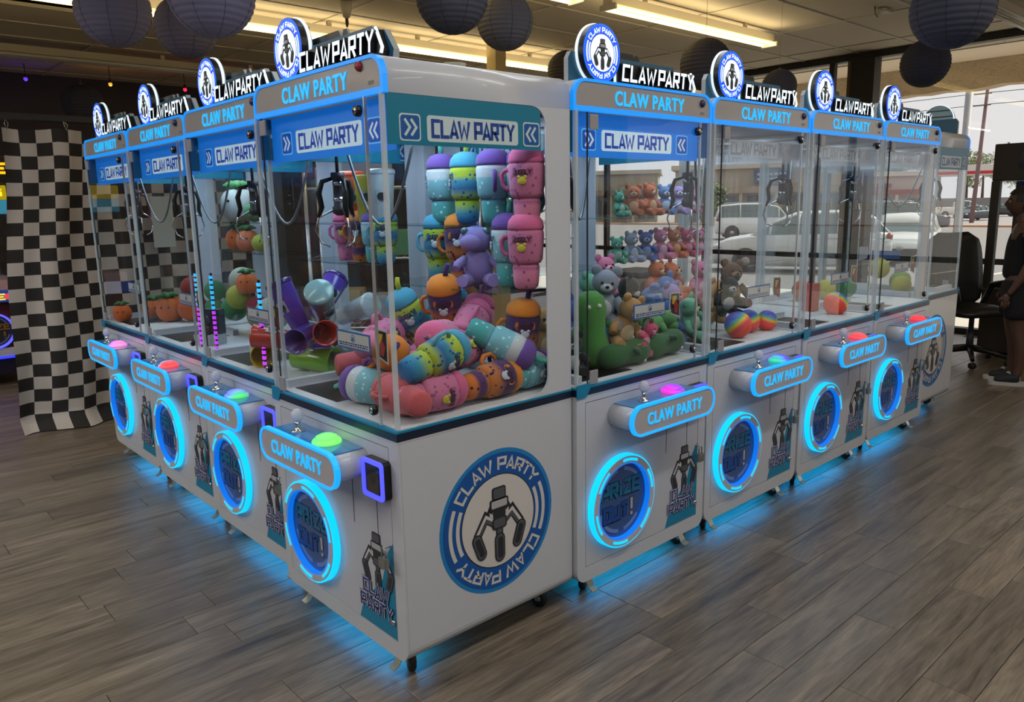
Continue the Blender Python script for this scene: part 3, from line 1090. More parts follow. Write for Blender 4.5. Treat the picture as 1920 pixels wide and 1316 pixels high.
def button(name, stops):
    m = M(name, (200, 200, 200), .4)
    nt, b = N(m)
    tc = nt.nodes.new('ShaderNodeTexCoord')
    sp = nt.nodes.new('ShaderNodeSeparateXYZ')
    nt.links.new(tc.outputs['Object'], sp.inputs[0])
    mr = nt.nodes.new('ShaderNodeMapRange')
    mr.inputs[1].default_value = .44
    mr.inputs[2].default_value = .53
    nt.links.new(sp.outputs[0], mr.inputs[0])
    c = ramp(nt, mr.outputs[0], stops)
    nt.links.new(c, b.inputs['Base Color'])
    nt.links.new(c, b.inputs['Emission Color'])
    b.inputs['Emission Strength'].default_value = .8
    return m


BT = {'L1': [(0, (90, 235, 120)), (1, (130, 245, 110))], 'L2': [(0, (60, 110, 250)), (.6, (110, 130, 235)), (1, (90, 230, 110))],
      'L3': [(0, (150, 150, 230)), (.5, (150, 160, 240)), (.6, (250, 80, 80))], 'L4': [(0, (190, 60, 240)), (1, (250, 150, 200))],
      'R1': [(0, (240, 60, 200)), (.5, (150, 60, 250)), (1, (170, 80, 240))], 'R2': [(0, (60, 210, 150)), (.5, (90, 70, 250)), (1, (90, 60, 250))],
      'R3': [(0, (255, 70, 80)), (1, (255, 90, 90))], 'R4': [(0, (240, 60, 70)), (1, (250, 80, 80))], 'E1': [(0, (90, 235, 120)), (1, (130, 245, 110))]}
for k, o in MC.items():
    own_mat(kid(o, 'push_button')[0], 0, button('lit_button_' + k.lower(), BT[k]))
    area('interior_lamp', (W / 2, .40, ZH - .012), .6, .3, 3.4 if k[0] == 'L' else 2.4, (.66, .86, 1.0), o)
    area('underglow_lamp', (W / 2, .11, Z0 - .008), .60, .14, .95 if k != 'E1' else .8, (.0, .42, 1.0), o)
    if k in ('R2', 'R3', 'R4', 'E1'):
        ns = kid(o, 'front_name_strip')[0]
        for i, m in enumerate(FILM):
            own_mat(ns, i, m)
        for sp_ in kid(o, 'side_print')[(1 if k == 'E1' else 0):]:
            for i, m in enumerate(FILM):
                own_mat(sp_, i, m)
        for rp_, cx_ in zip(kid(o, 'rear_post'), (.012, W - .012)):
            own_mat(rp_, 0, post_m)
            rp_.scale = (.35, .5, 1)
            rp_.location = (cx_ * .65, .36, 0)
        for rp_ in (kid(o, 'side_panel') if k != 'E1' else []):
            own_mat(rp_, 0, clear_panel)
        if k != 'E1':
            for sh_ in kid(o, 'inner_shelf'):
                for e in list(sh_.children):
                    bpy.data.objects.remove(e)
                bpy.data.objects.remove(sh_)
own_mat(kid(MC['L1'], 'header_button')[0], 0, M('red_button', (150, 40, 52), .4))
kid(MC['L1'], 'header_button')[0].location = (-.05, 0, .012)
for k in ('L2', 'L3', 'L4'):
    kid(MC[k], 'header_button')[0].location = (-.04, 0, .006)
kid(MC['L2'], 'inner_shelf')[0].location = (0, 0, .05)
kid(MC['L3'], 'inner_shelf')[0].location = (0, 0, .06)
for k in ('L4',):
    for sh_ in kid(MC[k], 'inner_shelf'):
        for e in list(sh_.children):
            bpy.data.objects.remove(e)
        bpy.data.objects.remove(sh_)

# ------------------------------------------------------------------ ceiling fittings
tube_lit = M('lit_tube', (255, 240, 190), .5, emit=(255, 226, 116), es=2.2)
tube_off = M('unlit_tube', (205, 200, 188), .4)
fix_m = M('fixture_enamel', (196, 186, 168), .4)


def strip_fixture(lit):
    f = empty('strip_light')
    L_ = 2.43
    b = MB()
    pr = [(-.045, 0), (-.045, .012), (-.035, .07), (.035, .07), (.045, .012), (.045, 0)]
    b.prism(pr, lambda u, v, d: (d, u, v), -L_ / 2, L_ / 2)
    hs = b.build('channel', fix_m, f)
    for y in (-.055, .055):
        b = MB().tube([(-L_ / 2 + .02, y, -.022), (L_ / 2 - .02, y, -.022)], .017, 10)
        b.build('tube', tube_lit if lit else tube_off, f)
    for x in (-L_ / 2 + .012, L_ / 2 - .012):
        MB().cbox((x - .012, -.08, -.045), (x + .012, .08, .0), .004).build('lamp_holder', fix_m, f)
    for x in (-.75, .75):
        MB().box((x - .02, -.012, .07), (x + .02, .012, .115)).build('bracket', fix_m, f)
    return f


f_on, f_off = strip_fixture(True), strip_fixture(False)
FIX = [(4.23, 4.62, 1, 'lit fluorescent strip light behind the corner sign, ending near the cream post'),
       (1.77, 4.62, 1, 'lit fluorescent strip light crossing behind the round sign of the corner machine'),
       (-.69, 4.62, 1, 'lit fluorescent strip light in line with the others, cut by the top left edge'),
       (4.87, 2.36, 1, 'lit fluorescent strip light above the machine just right of the corner one'),
       (2.13, 2.38, 1, 'lit fluorescent strip light whose end just enters at the top centre'),
       (7.0, .47, 0, 'strip light housing at the top right corner, by the window beam'),
       (1.15, 7.05, 0, 'unlit strip light over the checkered curtain, right half of the pair'),
       (-1.30, 7.05, 0, 'unlit strip light over the checkered curtain, left half of the pair'),
       (3.62, 7.05, 0, 'unlit strip light far behind the lit ones, hidden mostly by the corner sign')]
u0 = u1 = False
for x, y, lit, lab in FIX:
    if lit:
        o = f_on if not u0 else copy_tree(f_on)
        u0 = True
    else:
        o = f_off if not u1 else copy_tree(f_off)
        u1 = True
    o.location = (x, y, CEIL - .115)
    if lit:
        area('tube_glow_up', (0, 0, -.05), 2.35, .3, UPLIGHT, (1.0, .82, .5), o, rot=(PI, 0, 0))
    tag(o, lab, 'ceiling light', 'fluorescent strip lights')
tm_ = empty('sprinkler_head', (2.30, 3.95, CEIL), label='white sprinkler cup with a brown tip hanging from the ceiling above the corner machine', cat='sprinkler')
MB().lathe([(.05, .0), (.045, -.06), (.03, -.11), (.012, -.125)], 16).build('escutcheon', fix_m, tm_)
MB().lathe([(.012, -.12), (.014, -.16), (.006, -.19), (.001, -.19)], 10).build('sprinkler_tip', M('brown_metal', (92, 58, 36), .4), tm_)
o = MB().cbox((6.05, 1.25, CEIL - .03), (6.20, 1.33, CEIL - .002), .006).build('smoke_detector', fix_m)
tag(o, 'small pale box detector on the ceiling near the big dark lantern', 'detector')
o = MB().tube([(5.95, 1.30, CEIL), (5.95, 1.30, CEIL - .06), (5.97, 1.28, CEIL - .09)], .008, 6).build('ceiling_hook', steel)
tag(o, 'little metal hook in the ceiling beside the pale box detector', 'hook')
o = MB().box((4.20, 4.30, 0), (4.34, 4.44, CEIL)).build('post', M('cream_post', (196, 176, 132), .6))
tag(o, 'slim square cream post rising behind the roof of the corner machine', 'post')
o = MB().lathe([(.034, 0), (.042, .09), (.044, .092), (.040, .092)], 18, 0, Matrix.Translation((.62, .46, ZT))).build('paper_cup', M('paper_cup_white', (198, 190, 170), .7))
tag(o, 'small white paper cup left on the roof of the corner machine', 'cup')

# paper lanterns
def lantern(col, r=1.0):
    t = empty('paper_lantern')
    prof = []
    n = 18
    for i in range(n * 5 + 1):
        a = .13 + (PI - .26) * i / (n * 5)
        k = 1 + .03 * abs(math.sin(PI * i / 5)) - .012
        prof.append((math.sin(a) * k, -math.cos(a)))
    m = M('lantern_paper', col, .85, bump=.3, bscale=14)
    MB().lathe(prof, 40).build('paper_shade', m, t)
    dkm = M('lantern_seam', tuple(int(c * .5) for c in col), .85)
    for k in range(8):
        a = 2 * PI * k / 8 + .3
        pts = [(math.sin(q) * math.cos(a) * 1.016, math.sin(q) * math.sin(a) * 1.016, -math.cos(q)) for q in [.13 + (PI - .26) * i / 18 for i in range(19)]]
        MB().tube(pts, .006, 5).build('paper_seam', dkm, t)
    MB().tube([(.13 * math.cos(a), .13 * math.sin(a), 1.0) for a in [2 * PI * i / 14 for i in range(14)]], .012, 5, closed=True).build('wire_ring', steel, t)
    return t


LC = {'p': (112, 110, 138), 'd': (78, 77, 90), 'n': (54, 56, 74), 'g': (104, 103, 112)}
LP = {k: lantern(c) for k, c in LC.items()}
used = set()
fl_ = lambda px, py, dd: Vector((-1.19711, -1.82976, 1.47859)) + (fw + rt * ((px - 960) / 1447.447) - up * ((py - 658) / 1447.447)) * dd
LANT = [((0.28, 3.11, 2.60), .20, 'p', 'blue grey paper lantern nearest the top left corner, fully round in view'),
        ((0.91, 3.71, 2.69), .20, 'p', 'blue grey paper lantern hanging lower, half behind the one cut by the top edge'),
        ((0.40, 2.02, 2.49), .20, 'p', 'blue grey paper lantern cut by the top edge, left of the corner sign'),
        ((1.66, 1.77, 2.62), .20, 'd', 'dark grey paper lantern cut by the top edge above the corner machine'),
        ((2.36, 2.11, 2.64), .18, 'g', 'grey ribbed paper lantern just above the cream post'),
        ((4.36, 1.93, 2.55), .20, 'd', 'dark grey paper lantern behind the sign of the machine right of the corner'),
        ((3.37, -.23, 2.43), .20, 'n', 'big near black paper lantern at the top right beside the strip housing'),
        ((5.44, .66, 2.49), .178, 'n', 'small dark paper lantern hanging right below the big one before the window beam'),
        ((1.18, 7.45, 2.60), .20, 'n', 'navy paper lantern in the shadow over the checkered curtain'),
        ((5.12, 4.20, 2.88), .20, 'd', 'grey paper lantern half hidden behind the left end of the second sign'),
        ((4.75, 1.50, 2.36), .135, 'd', 'dark paper lantern peeking over the right end of the third sign')]
for loc, r_, k, lab in LANT:
    o = LP[k] if k not in used else copy_tree(LP[k])
    used.add(k)
    o.location = loc
    o.scale = (r_, r_, r_)
    o.rotation_euler = (0, 0, loc[0] * 3)
    st = MB().tube([(0, 0, 1.0), (0, 0, (CEIL - loc[2]) / r_)], .008, 5).build('hanging_thread', fix_m, o)
    tag(o, lab, 'lantern', 'round paper lanterns under the ceiling')
# party bulbs along the top of the dark wall
for (px, py, dd, c, nm) in ((48, 148, 8.5, (110, 60, 230), 'violet'), (207, 158, 8.8, (250, 180, 80), 'amber'), (347, 168, 9.0, (240, 50, 90), 'red')):
    p = fl_(px, py, dd)
    t = empty('party_bulb', p, label='tiny %s party bulb glowing against the dark back wall' % nm, cat='light bulb')
    MB().ball((0, 0, 0), .022, 10, 8).build('bulb', M(nm + '_bulb', c, .4, emit=c, es=1.0), t)
    MB().lathe([(.016, .015), (.016, .05), (.004, .055), (.004, CEIL - p.z)], 8).build('socket', black, t)
    pl_ = bpy.data.lights.new('bulb_lamp', 'POINT')
    pl_.energy, pl_.color, pl_.shadow_soft_size = .5, tuple(lin(c)[:3]), .03
    q = bpy.data.objects.new('bulb_lamp', pl_)
    COL.objects.link(q)
    q.location = (0, 0, -.05)
    q.parent = t

# ------------------------------------------------------------------ checkered curtain
cz0, cz1, cx0, cx1 = .008, 2.035, -.14, 1.42
NC, NR, CS = 17, 23, 3


def curtain_pt(u, v):
    # u across 0..1, v down 0..1
    x = cx0 + (cx1 - cx0) * u - .14 * v * (1 - u) + .012 * math.sin(9 * v + 5 * u)
    z = cz1 - (cz1 - cz0) * v + .035 * u * (1 - v) - .014 * abs(math.sin(u * 16)) * (1 - v) ** 6
    y = 4.25 + (.022 + .03 * v) * math.sin(u * 21 + 1.2 * math.sin(3 * v)) + .012 * math.sin(u * 47 + 6 * v)
    if v > .965:
        y -= (v - .965) * 4.5
    return (x, y, max(z, .004))


b = MB()
nu, nv = NC * CS, NR * CS
front = [curtain_pt(i / nu, j / nv) for j in range(nv + 1) for i in range(nu + 1)]
back = [(p[0], p[1] + .003, p[2]) for p in front]
fs, mi_ = [], []
for j in range(nv):
    for i in range(nu):
        a = j * (nu + 1) + i
        q = (a, a + 1, a + nu + 2, a + nu + 1)
        k = (i // CS + j // CS) % 2
        b.add([front[t] for t in q], [(0, 1, 2, 3)], k, True)
        b.add([back[t] for t in q], [(3, 2, 1, 0)], k, True)
ct = empty('checkered_curtain', label='black and white checkered fabric curtain hanging to the floor at the left', cat='curtain')
b.build('cloth', [M('white_cloth', (190, 182, 176), .9), M('black_cloth', (40, 37, 36), .9)], ct)
for u in (.02, .23, .42, .6, .78, .96):
    p = curtain_pt(u, 0)
    MB().tube([(p[0], p[1], p[2] - .01), (p[0] - .012, p[1] - .006, p[2] + .03), (p[0], 4.283, p[2] + .06), (p[0] + .012, p[1] + .006, p[2] + .03)], .0025, 6, closed=True).build('hook_ring', steel, ct)
o = empty('curtain_rail', label='dark metal rail the checkered curtain hooks onto', cat='rail')
MB().cbox((-1.6, 4.285, 2.09), (1.6, 4.335, 2.135), .004).build('rail_bar', frame_m, o)
for x in (-1.55, 1.55):
    MB().box((x - .02, 4.29, 0), (x + .02, 4.33, 2.09)).build('rail_upright', frame_m, o)

o = MB().cbox((.705, 4.165, 1.215), (.86, 4.169, 1.585), .001).build('paper_sheet', M('paper_sheet_white', (196, 206, 206), .8))
tag(o, 'blank white sheet hanging before the checkered curtain, seen through the far left machines', 'sheet')

# ------------------------------------------------------------------ game machine at the far left
g = empty('prize_game', (-.36, 6.05, 0), label='dark red prize game with yellow lettering and violet glow beside the curtain', cat='arcade machine')
dr = M('dark_red_cabinet', (74, 18, 26), .5)
MB().cbox((-.52, .0, .33), (.49, .8, .74), .01).build('lower_cabinet', dr, g)
MB().cbox((-.52, .0, .10), (.49, .8, .33), .01).build('plinth', M('plinth_dark', (18, 18, 40), .5), g)
MB().box((-.53, -.02, .265), (.5, .0, .335)).build('plinth_bar', white, g)
MB().box((-.53, -.03, .245), (.5, -.005, .262)).build('plinth_glow', M('blue_glow_bar', (40, 40, 250), .4, emit=(50, 60, 255), es=1.3), g)
b = MB().ring(circ(.27, .49, .155, 40), circ(.27, .49, .138, 40), FRONT, -.03, 0)
b.build('prize_ring', M('violet_ring_led', (90, 90, 250), .4, emit=(96, 100, 255), es=1.0), g)
b = MB().prism(circ(.27, .49, .137, 40), FRONT, -.004, -.006, 0)
for a0, a1 in ((100, 150), (30, 82), (195, 262), (278, 340)):
    b.prism(arcband(.27, .49, .112, .122, a0, a1, 12), FRONT, -.006, -.007, 1)
fp = b.build('prize_flap', [M('flap_charcoal', (44, 46, 56), .4), M('flap_arc_grey', (120, 124, 140), .4)], g)
b = MB()
word(b, 'PRIZE', .22, .05, shifted(FRONT, .28, .52), -.006, -.009, 0, th=.22)
word(b, 'OUT', .13, .05, shifted(FRONT, .245, .445), -.006, -.009, 0, th=.22)
word(b, '!', .03, .06, shifted(FRONT, .345, .45), -.006, -.009, 0, th=.24)
b.build('flap_lettering', M('bronze_letter', (150, 110, 40), .4), fp)
MB().cbox((-.54, -.05, .735), (.51, .02, .83), .006).build('name_bar', M('name_bar_blue', (20, 60, 140), .4, emit=(20, 70, 160), es=.5), g)
b = MB()
word(b, 'PRIZE', .36, .05, shifted(FRONT, .20, .782), -.05, -.054, 0, th=.26)
word(b, 'MI', .12, .05, shifted(FRONT, .485, .782), -.05, -.054, 0, th=.26)
b.prism(circ(.40, .782, .026, 18), FRONT, -.05, -.054, 1)
b.build('name_lettering', [M('yellow_led', (250, 210, 60), .4, emit=(250, 205, 60), es=.95), M('pink_red', (240, 80, 90), .4, emit=(230, 60, 70), es=.8)], g)
MB().cbox((-.52, 0, .83), (.52, .8, .92), .01).build('deck', M('pale_pink_deck', (190, 160, 170), .5), g)
MB().ball((.47, -.01, .845), (.05, .03, .02), 14, 8).build('red_button', M('red_lit', (250, 60, 80), .4, emit=(250, 60, 80), es=.8), g)
MB().box((-.5, .01, .92), (.5, .018, 1.50)).build('front_glass', clear, g)
MB().cbox((-.52, .0, 1.48), (.54, .8, 1.60), .01).build('blue_panel', M('pale_blue_panel', (60, 150, 190), .4, emit=(60, 150, 190), es=.4), g)
MB().cbox((-.52, -.02, 1.60), (.50, .8, 1.72), .01).build('mid_sign', M('olive_yellow_sign', (150, 130, 20), .4, emit=(190, 165, 10), es=.6), g)
MB().cbox((-.52, -.02, 1.74), (.53, .8, 1.96), .01).build('top_sign', M('top_sign_black', (16, 14, 18), .4), g)
b = MB()
word(b, 'PRIZE', .50, .085, shifted(FRONT, .27, 1.86), -.02, -.03, 0, th=.26)
b.build('top_lettering', M('orange_led', (250, 190, 30), .4, emit=(255, 190, 20), es=1.0), g)
b = MB()
word(b, 'PRI', .30, .06, shifted(FRONT, .33, 1.66), -.02, -.027, 0, th=.26)
b.build('mid_lettering', M('yellow_led_2', (255, 235, 60), .4, emit=(255, 235, 50), es=1.0), g)
for x in (-.51, .49):
    MB().box((x - .015, .005, .92), (x + .015, .03, 1.48)).build('corner_post', chrome, g)
MB().box((-.5, .76, .92), (.5, .78, 1.48)).build('back_panel', M('cool_back_panel', (70, 96, 112), .6), g)

# ------------------------------------------------------------------ dark cabinet by the window
vend = M('dark_brown_cabinet', (44, 37, 33), .5)
g = empty('vending_cabinet', (7.36, .12, 0), label='tall dark cabinet with a glazed upper half, at the right edge behind the person', cat='vending machine')
MB().cbox((-.40, -.45, 1.60), (.40, .45, 1.93), .012).build('head_box', vend, g)
MB().cbox((-.40, -.45, .02), (.40, .45, .62), .012).build('base_box', vend, g)
for x in (-.365, .365):
    for y in (-.415, .415):
        MB().cbox((x - .035, y - .035, .62), (x + .035, y + .035, 1.60), .004).build('corner_post', vend, g)
MB().box((-.395, -.38, .62), (-.388, .38, 1.60)).build('front_glass', clear, g)
MB().box((.388, -.38, .62), (.395, .38, 1.60)).build('rear_glass', clear, g)
b = MB().prism(rrect(-.30, 1.68, .24, 1.86, .04), lambda u, v, d: (-.40 - d, u, v), 0, .006)
b.build('speaker_window', M('smoked_window', (14, 14, 16), .15, coat=.5), g)
MB().cbox((-.3, -.38, .62), (.3, .38, .66), .004).build('inner_tray', dkgrey, g)

# ------------------------------------------------------------------ plush and prizes
def grad_cloth(name, stops, z0=0.0, z1=.25, spots=None, dens=.32):
    stops = [(p, tuple(int(.86 * v + 6) for v in c)) for p, c in stops]
    m = M(name, (200, 200, 200), .95, bump=.35, bscale=260, sheen=.15)
    nt, b = N(m)
    tc = nt.nodes.new('ShaderNodeTexCoord')
    sp = nt.nodes.new('ShaderNodeSeparateXYZ')
    nt.links.new(tc.outputs['Object'], sp.inputs[0])
    mr = nt.nodes.new('ShaderNodeMapRange')
    mr.inputs[1].default_value, mr.inputs[2].default_value = z0, z1
    nt.links.new(sp.outputs[2], mr.inputs[0])
    c = ramp(nt, mr.outputs[0], stops)
    if spots:
        v = nt.nodes.new('ShaderNodeTexVoronoi')
        v.inputs['Scale'].default_value = 42
        nt.links.new(tc.outputs['Object'], v.inputs['Vector'])
        lt = nt.nodes.new('ShaderNodeMath')
        lt.operation = 'LESS_THAN'
        lt.inputs[1].default_value = dens
        nt.links.new(v.outputs['Distance'], lt.inputs[0])
        mx = nt.nodes.new('ShaderNodeMix')
        mx.data_type = 'RGBA'
        nt.links.new(lt.outputs[0], mx.inputs[0])
        nt.links.new(c, mx.inputs[6])
        mx.inputs[7].default_value = lin(spots)
        c = mx.outputs[2]
    nt.links.new(c, b.inputs['Base Color'])
    return m


def cloth(name, c):
    c = tuple(int(.86 * v + 6) for v in c)
    return M(name, c, .95, bump=.35, bscale=260, sheen=.15)


TK = {
    'teal': ([(0, (70, 170, 170)), (.33, (84, 184, 184)), (.4, (120, 190, 205)), (.78, (140, 205, 220)), (.80, (216, 222, 228)), (1, (216, 222, 228))], (170, 220, 226), (112, 76, 170), (80, 190, 170), (106, 72, 160)),
    'blue': ([(0, (40, 130, 200)), (.18, (60, 160, 190)), (.34, (180, 205, 50)), (.45, (190, 210, 60)), (.62, (40, 120, 180)), (.75, (70, 160, 190)), (.84, (190, 214, 60)), (1, (190, 214, 60))], (30, 90, 140), (72, 168, 206), (206, 214, 60), (110, 190, 216)),
    'pink': ([(0, (236, 130, 170)), (.3, (238, 140, 178)), (.36, (196, 104, 150)), (.4, (226, 130, 172)), (1, (222, 126, 172))], (150, 80, 122), (232, 106, 158), (206, 110, 150), (220, 110, 160)),
    'dusk': ([(0, (232, 128, 46)), (.14, (226, 122, 50)), (.22, (82, 40, 100)), (.34, (84, 44, 104)), (.42, (222, 130, 56)), (.62, (190, 110, 66)), (.74, (84, 46, 106)), (1, (62, 34, 88))], (44, 26, 70), (236, 138, 44), (70, 48, 120), (226, 126, 46)),
    'rose': ([(0, (206, 92, 100)), (1, (214, 100, 112))], None, (210, 96, 106), (206, 90, 100), (206, 90, 100)),
}


def tumbler_plush(k):
    st, spots, lid, straw, hand = TK[k]
    t = empty('tumbler_plush')
    m = grad_cloth('plush_%s' % k, st, 0, .2, spots, .22)
    MB().lathe([(.001, 0), (.032, .001), (.040, .008), (.0435, .03), (.046, .072), (.043, .084), (.035, .09)], 22).build('cup_foot', m, t)
    MB().lathe([(.036, .084), (.050, .088), (.0565, .100), (.060, .150), (.0615, .185), (.0585, .198), (.05, .203)], 24).build('cup_body', m, t)
    lm = cloth('plush_lid_%s' % k, lid)
    MB().lathe([(.052, .197), (.0605, .199), (.0615, .208), (.0575, .228), (.044, .245), (.022, .254), (.001, .256)], 24).build('cup_lid', lm, t)
    MB().tube([(.012, 0, .246), (.016, .002, .275), (.026, .004, .296)], [.0095, .0095, .008], 10).build('straw', cloth('plush_straw_%s' % k, straw), t)
    MB().tube([(-.054, 0, .178), (-.076, 0, .176), (-.086, 0, .162), (-.084, 0, .130), (-.070, 0, .116), (-.050, 0, .113)], .0075, 8).build('handle', cloth('plush_handle_%s' % k, hand), t)
    if k != 'rose':
        b = MB()
        fn = lambda u, v, d: ((.0625 + d) * math.sin(u / .0615), -(.0625 + d) * math.cos(u / .0615), v)
        wf = lambda u, v, d: fn(u, .168 + v, d)
        b.prism(rrect(-.036, .156, .036, .182, .008), fn, -.003, .0005, 0)
        word(b, 'JUGGLY', .06, .0155, wf, .0, .0012, 1, th=.24)
        b.ball((.0, -.0625, .14), (.015, .004, .013), 12, 8, 2)
        b.ball((-.011, -.0625, .152), (.006, .0035, .006), 8, 6, 2)
        b.ball((.011, -.0625, .152), (.006, .0035, .006), 8, 6, 2)
        b.build('front_patch', [cloth('patch_%s' % k, st[len(st) // 2][1]), cloth('patch_letters_%s' % k, (30, 50, 96) if k in ('blue', 'teal') else (70, 34, 60)), cloth('patch_face_%s' % k, (206, 214, 226) if k != 'pink' else (224, 208, 70))], t)
    return t


def teddy(col, belly, name='teddy_bear', ear=.014, s_ear=1.0):
    t = empty(name)
    m, mb_, ey = cloth(name + '_fur', col), cloth(name + '_belly', belly), black
    MB().ball((0, 0, .045), (.036, .032, .043), 16, 12).build('body', m, t)
    MB().ball((0, -.027, .043), (.023, .010, .026), 14, 8).build('belly', mb_, t)
    hd = MB().ball((0, -.004, .108), (.034, .031, .031), 16, 12).build('head', m, t)
    MB().ball((0, -.033, .101), (.016, .010, .011), 12, 8).build('muzzle', mb_, hd)
    MB().ball((0, -.043, .105), (.005, .003, .004), 8, 6).build('nose', ey, hd)
    for s in (-1, 1):
        MB().ball((s * .026, -.002, .136), (ear, .007, ear * s_ear), 12, 8).build('ear', m, hd)
        MB().ball((s * .013, -.033, .113), .0037, 8, 6).build('eye', ey, hd)
        MB().tube([(s * .030, -.006, .068), (s * .046, -.018, .05), (s * .050, -.03, .038)], [.013, .013, .011], 8).build('arm', m, t)
        MB().tube([(s * .020, -.012, .018), (s * .032, -.045, .015), (s * .034, -.062, .018)], [.018, .017, .015], 8).build('leg', m, t)
    return t


def dino(col, spot):
    t = empty('dinosaur_plush')
    m = cloth('dino_fur', col)
    MB().ball((0, 0, .062), (.050, .055, .062), 18, 12).build('body', m, t)
    hd = MB().ball((-.005, -.018, .150), (.055, .050, .042), 18, 12).build('head', m, t)
    MB().ball((-.02, -.058, .140), (.035, .022, .026), 14, 10).build('snout', m, hd)
    for s in (-1, 1):
        MB().ball((-.005 + s * .034, -.04, .175), .014, 12, 8).build('eye', M('dino_eye', (70, 110, 120), .15, coat=.8), hd)
        MB().tube([(s * .04, -.02, .085), (s * .065, -.045, .07), (s * .07, -.06, .058)], [.016, .015, .012], 8).build('arm', m, t)
        MB().tube([(s * .028, -.02, .02), (s * .045, -.06, .018), (s * .05, -.08, .02)], [.024, .022, .02], 8).build('leg', m, t)
    MB().tube([(0, .045, .03), (.03, .085, .02), (.06, .105, .02)], [.025, .016, .006], 8).build('tail', m, t)
    for i in range(4):
        MB().ball((0, .012 + .012 * i, .19 - .035 * i), (.004, .012, .014), 8, 6).build('back_plate', cloth('dino_plate', spot), t)
    return t


def ball_mesh(name, m, r):
    return MB().ball((0, 0, r), r, 24, 16).build(name, m)


def place(o, c, axis=(0, 0, 1), roll=0.0, s=1.0, half=.125):
    a = Vector(axis).normalized()
    q = Vector((0, 0, 1)).rotation_difference(a)
    q = q @ Matrix.Rotation(roll, 3, 'Z').to_quaternion()
    o.rotation_mode = 'QUATERNION'
    o.rotation_quaternion = q
    o.scale = (s, s, s)
    o.location = Vector(c) - a * half * s
    return o


PT = {}


def put(key, maker, c, axis=(0, 0, 1), roll=0.0, s=1.0, half=.125, label='', cat='plush toy', group=None):
    if key in PT:
        o = copy_tree(PT[key])
    else:
        o = PT[key] = maker()
    place(o, c, axis, roll, s, half)
    return tag(o, label, cat, group)


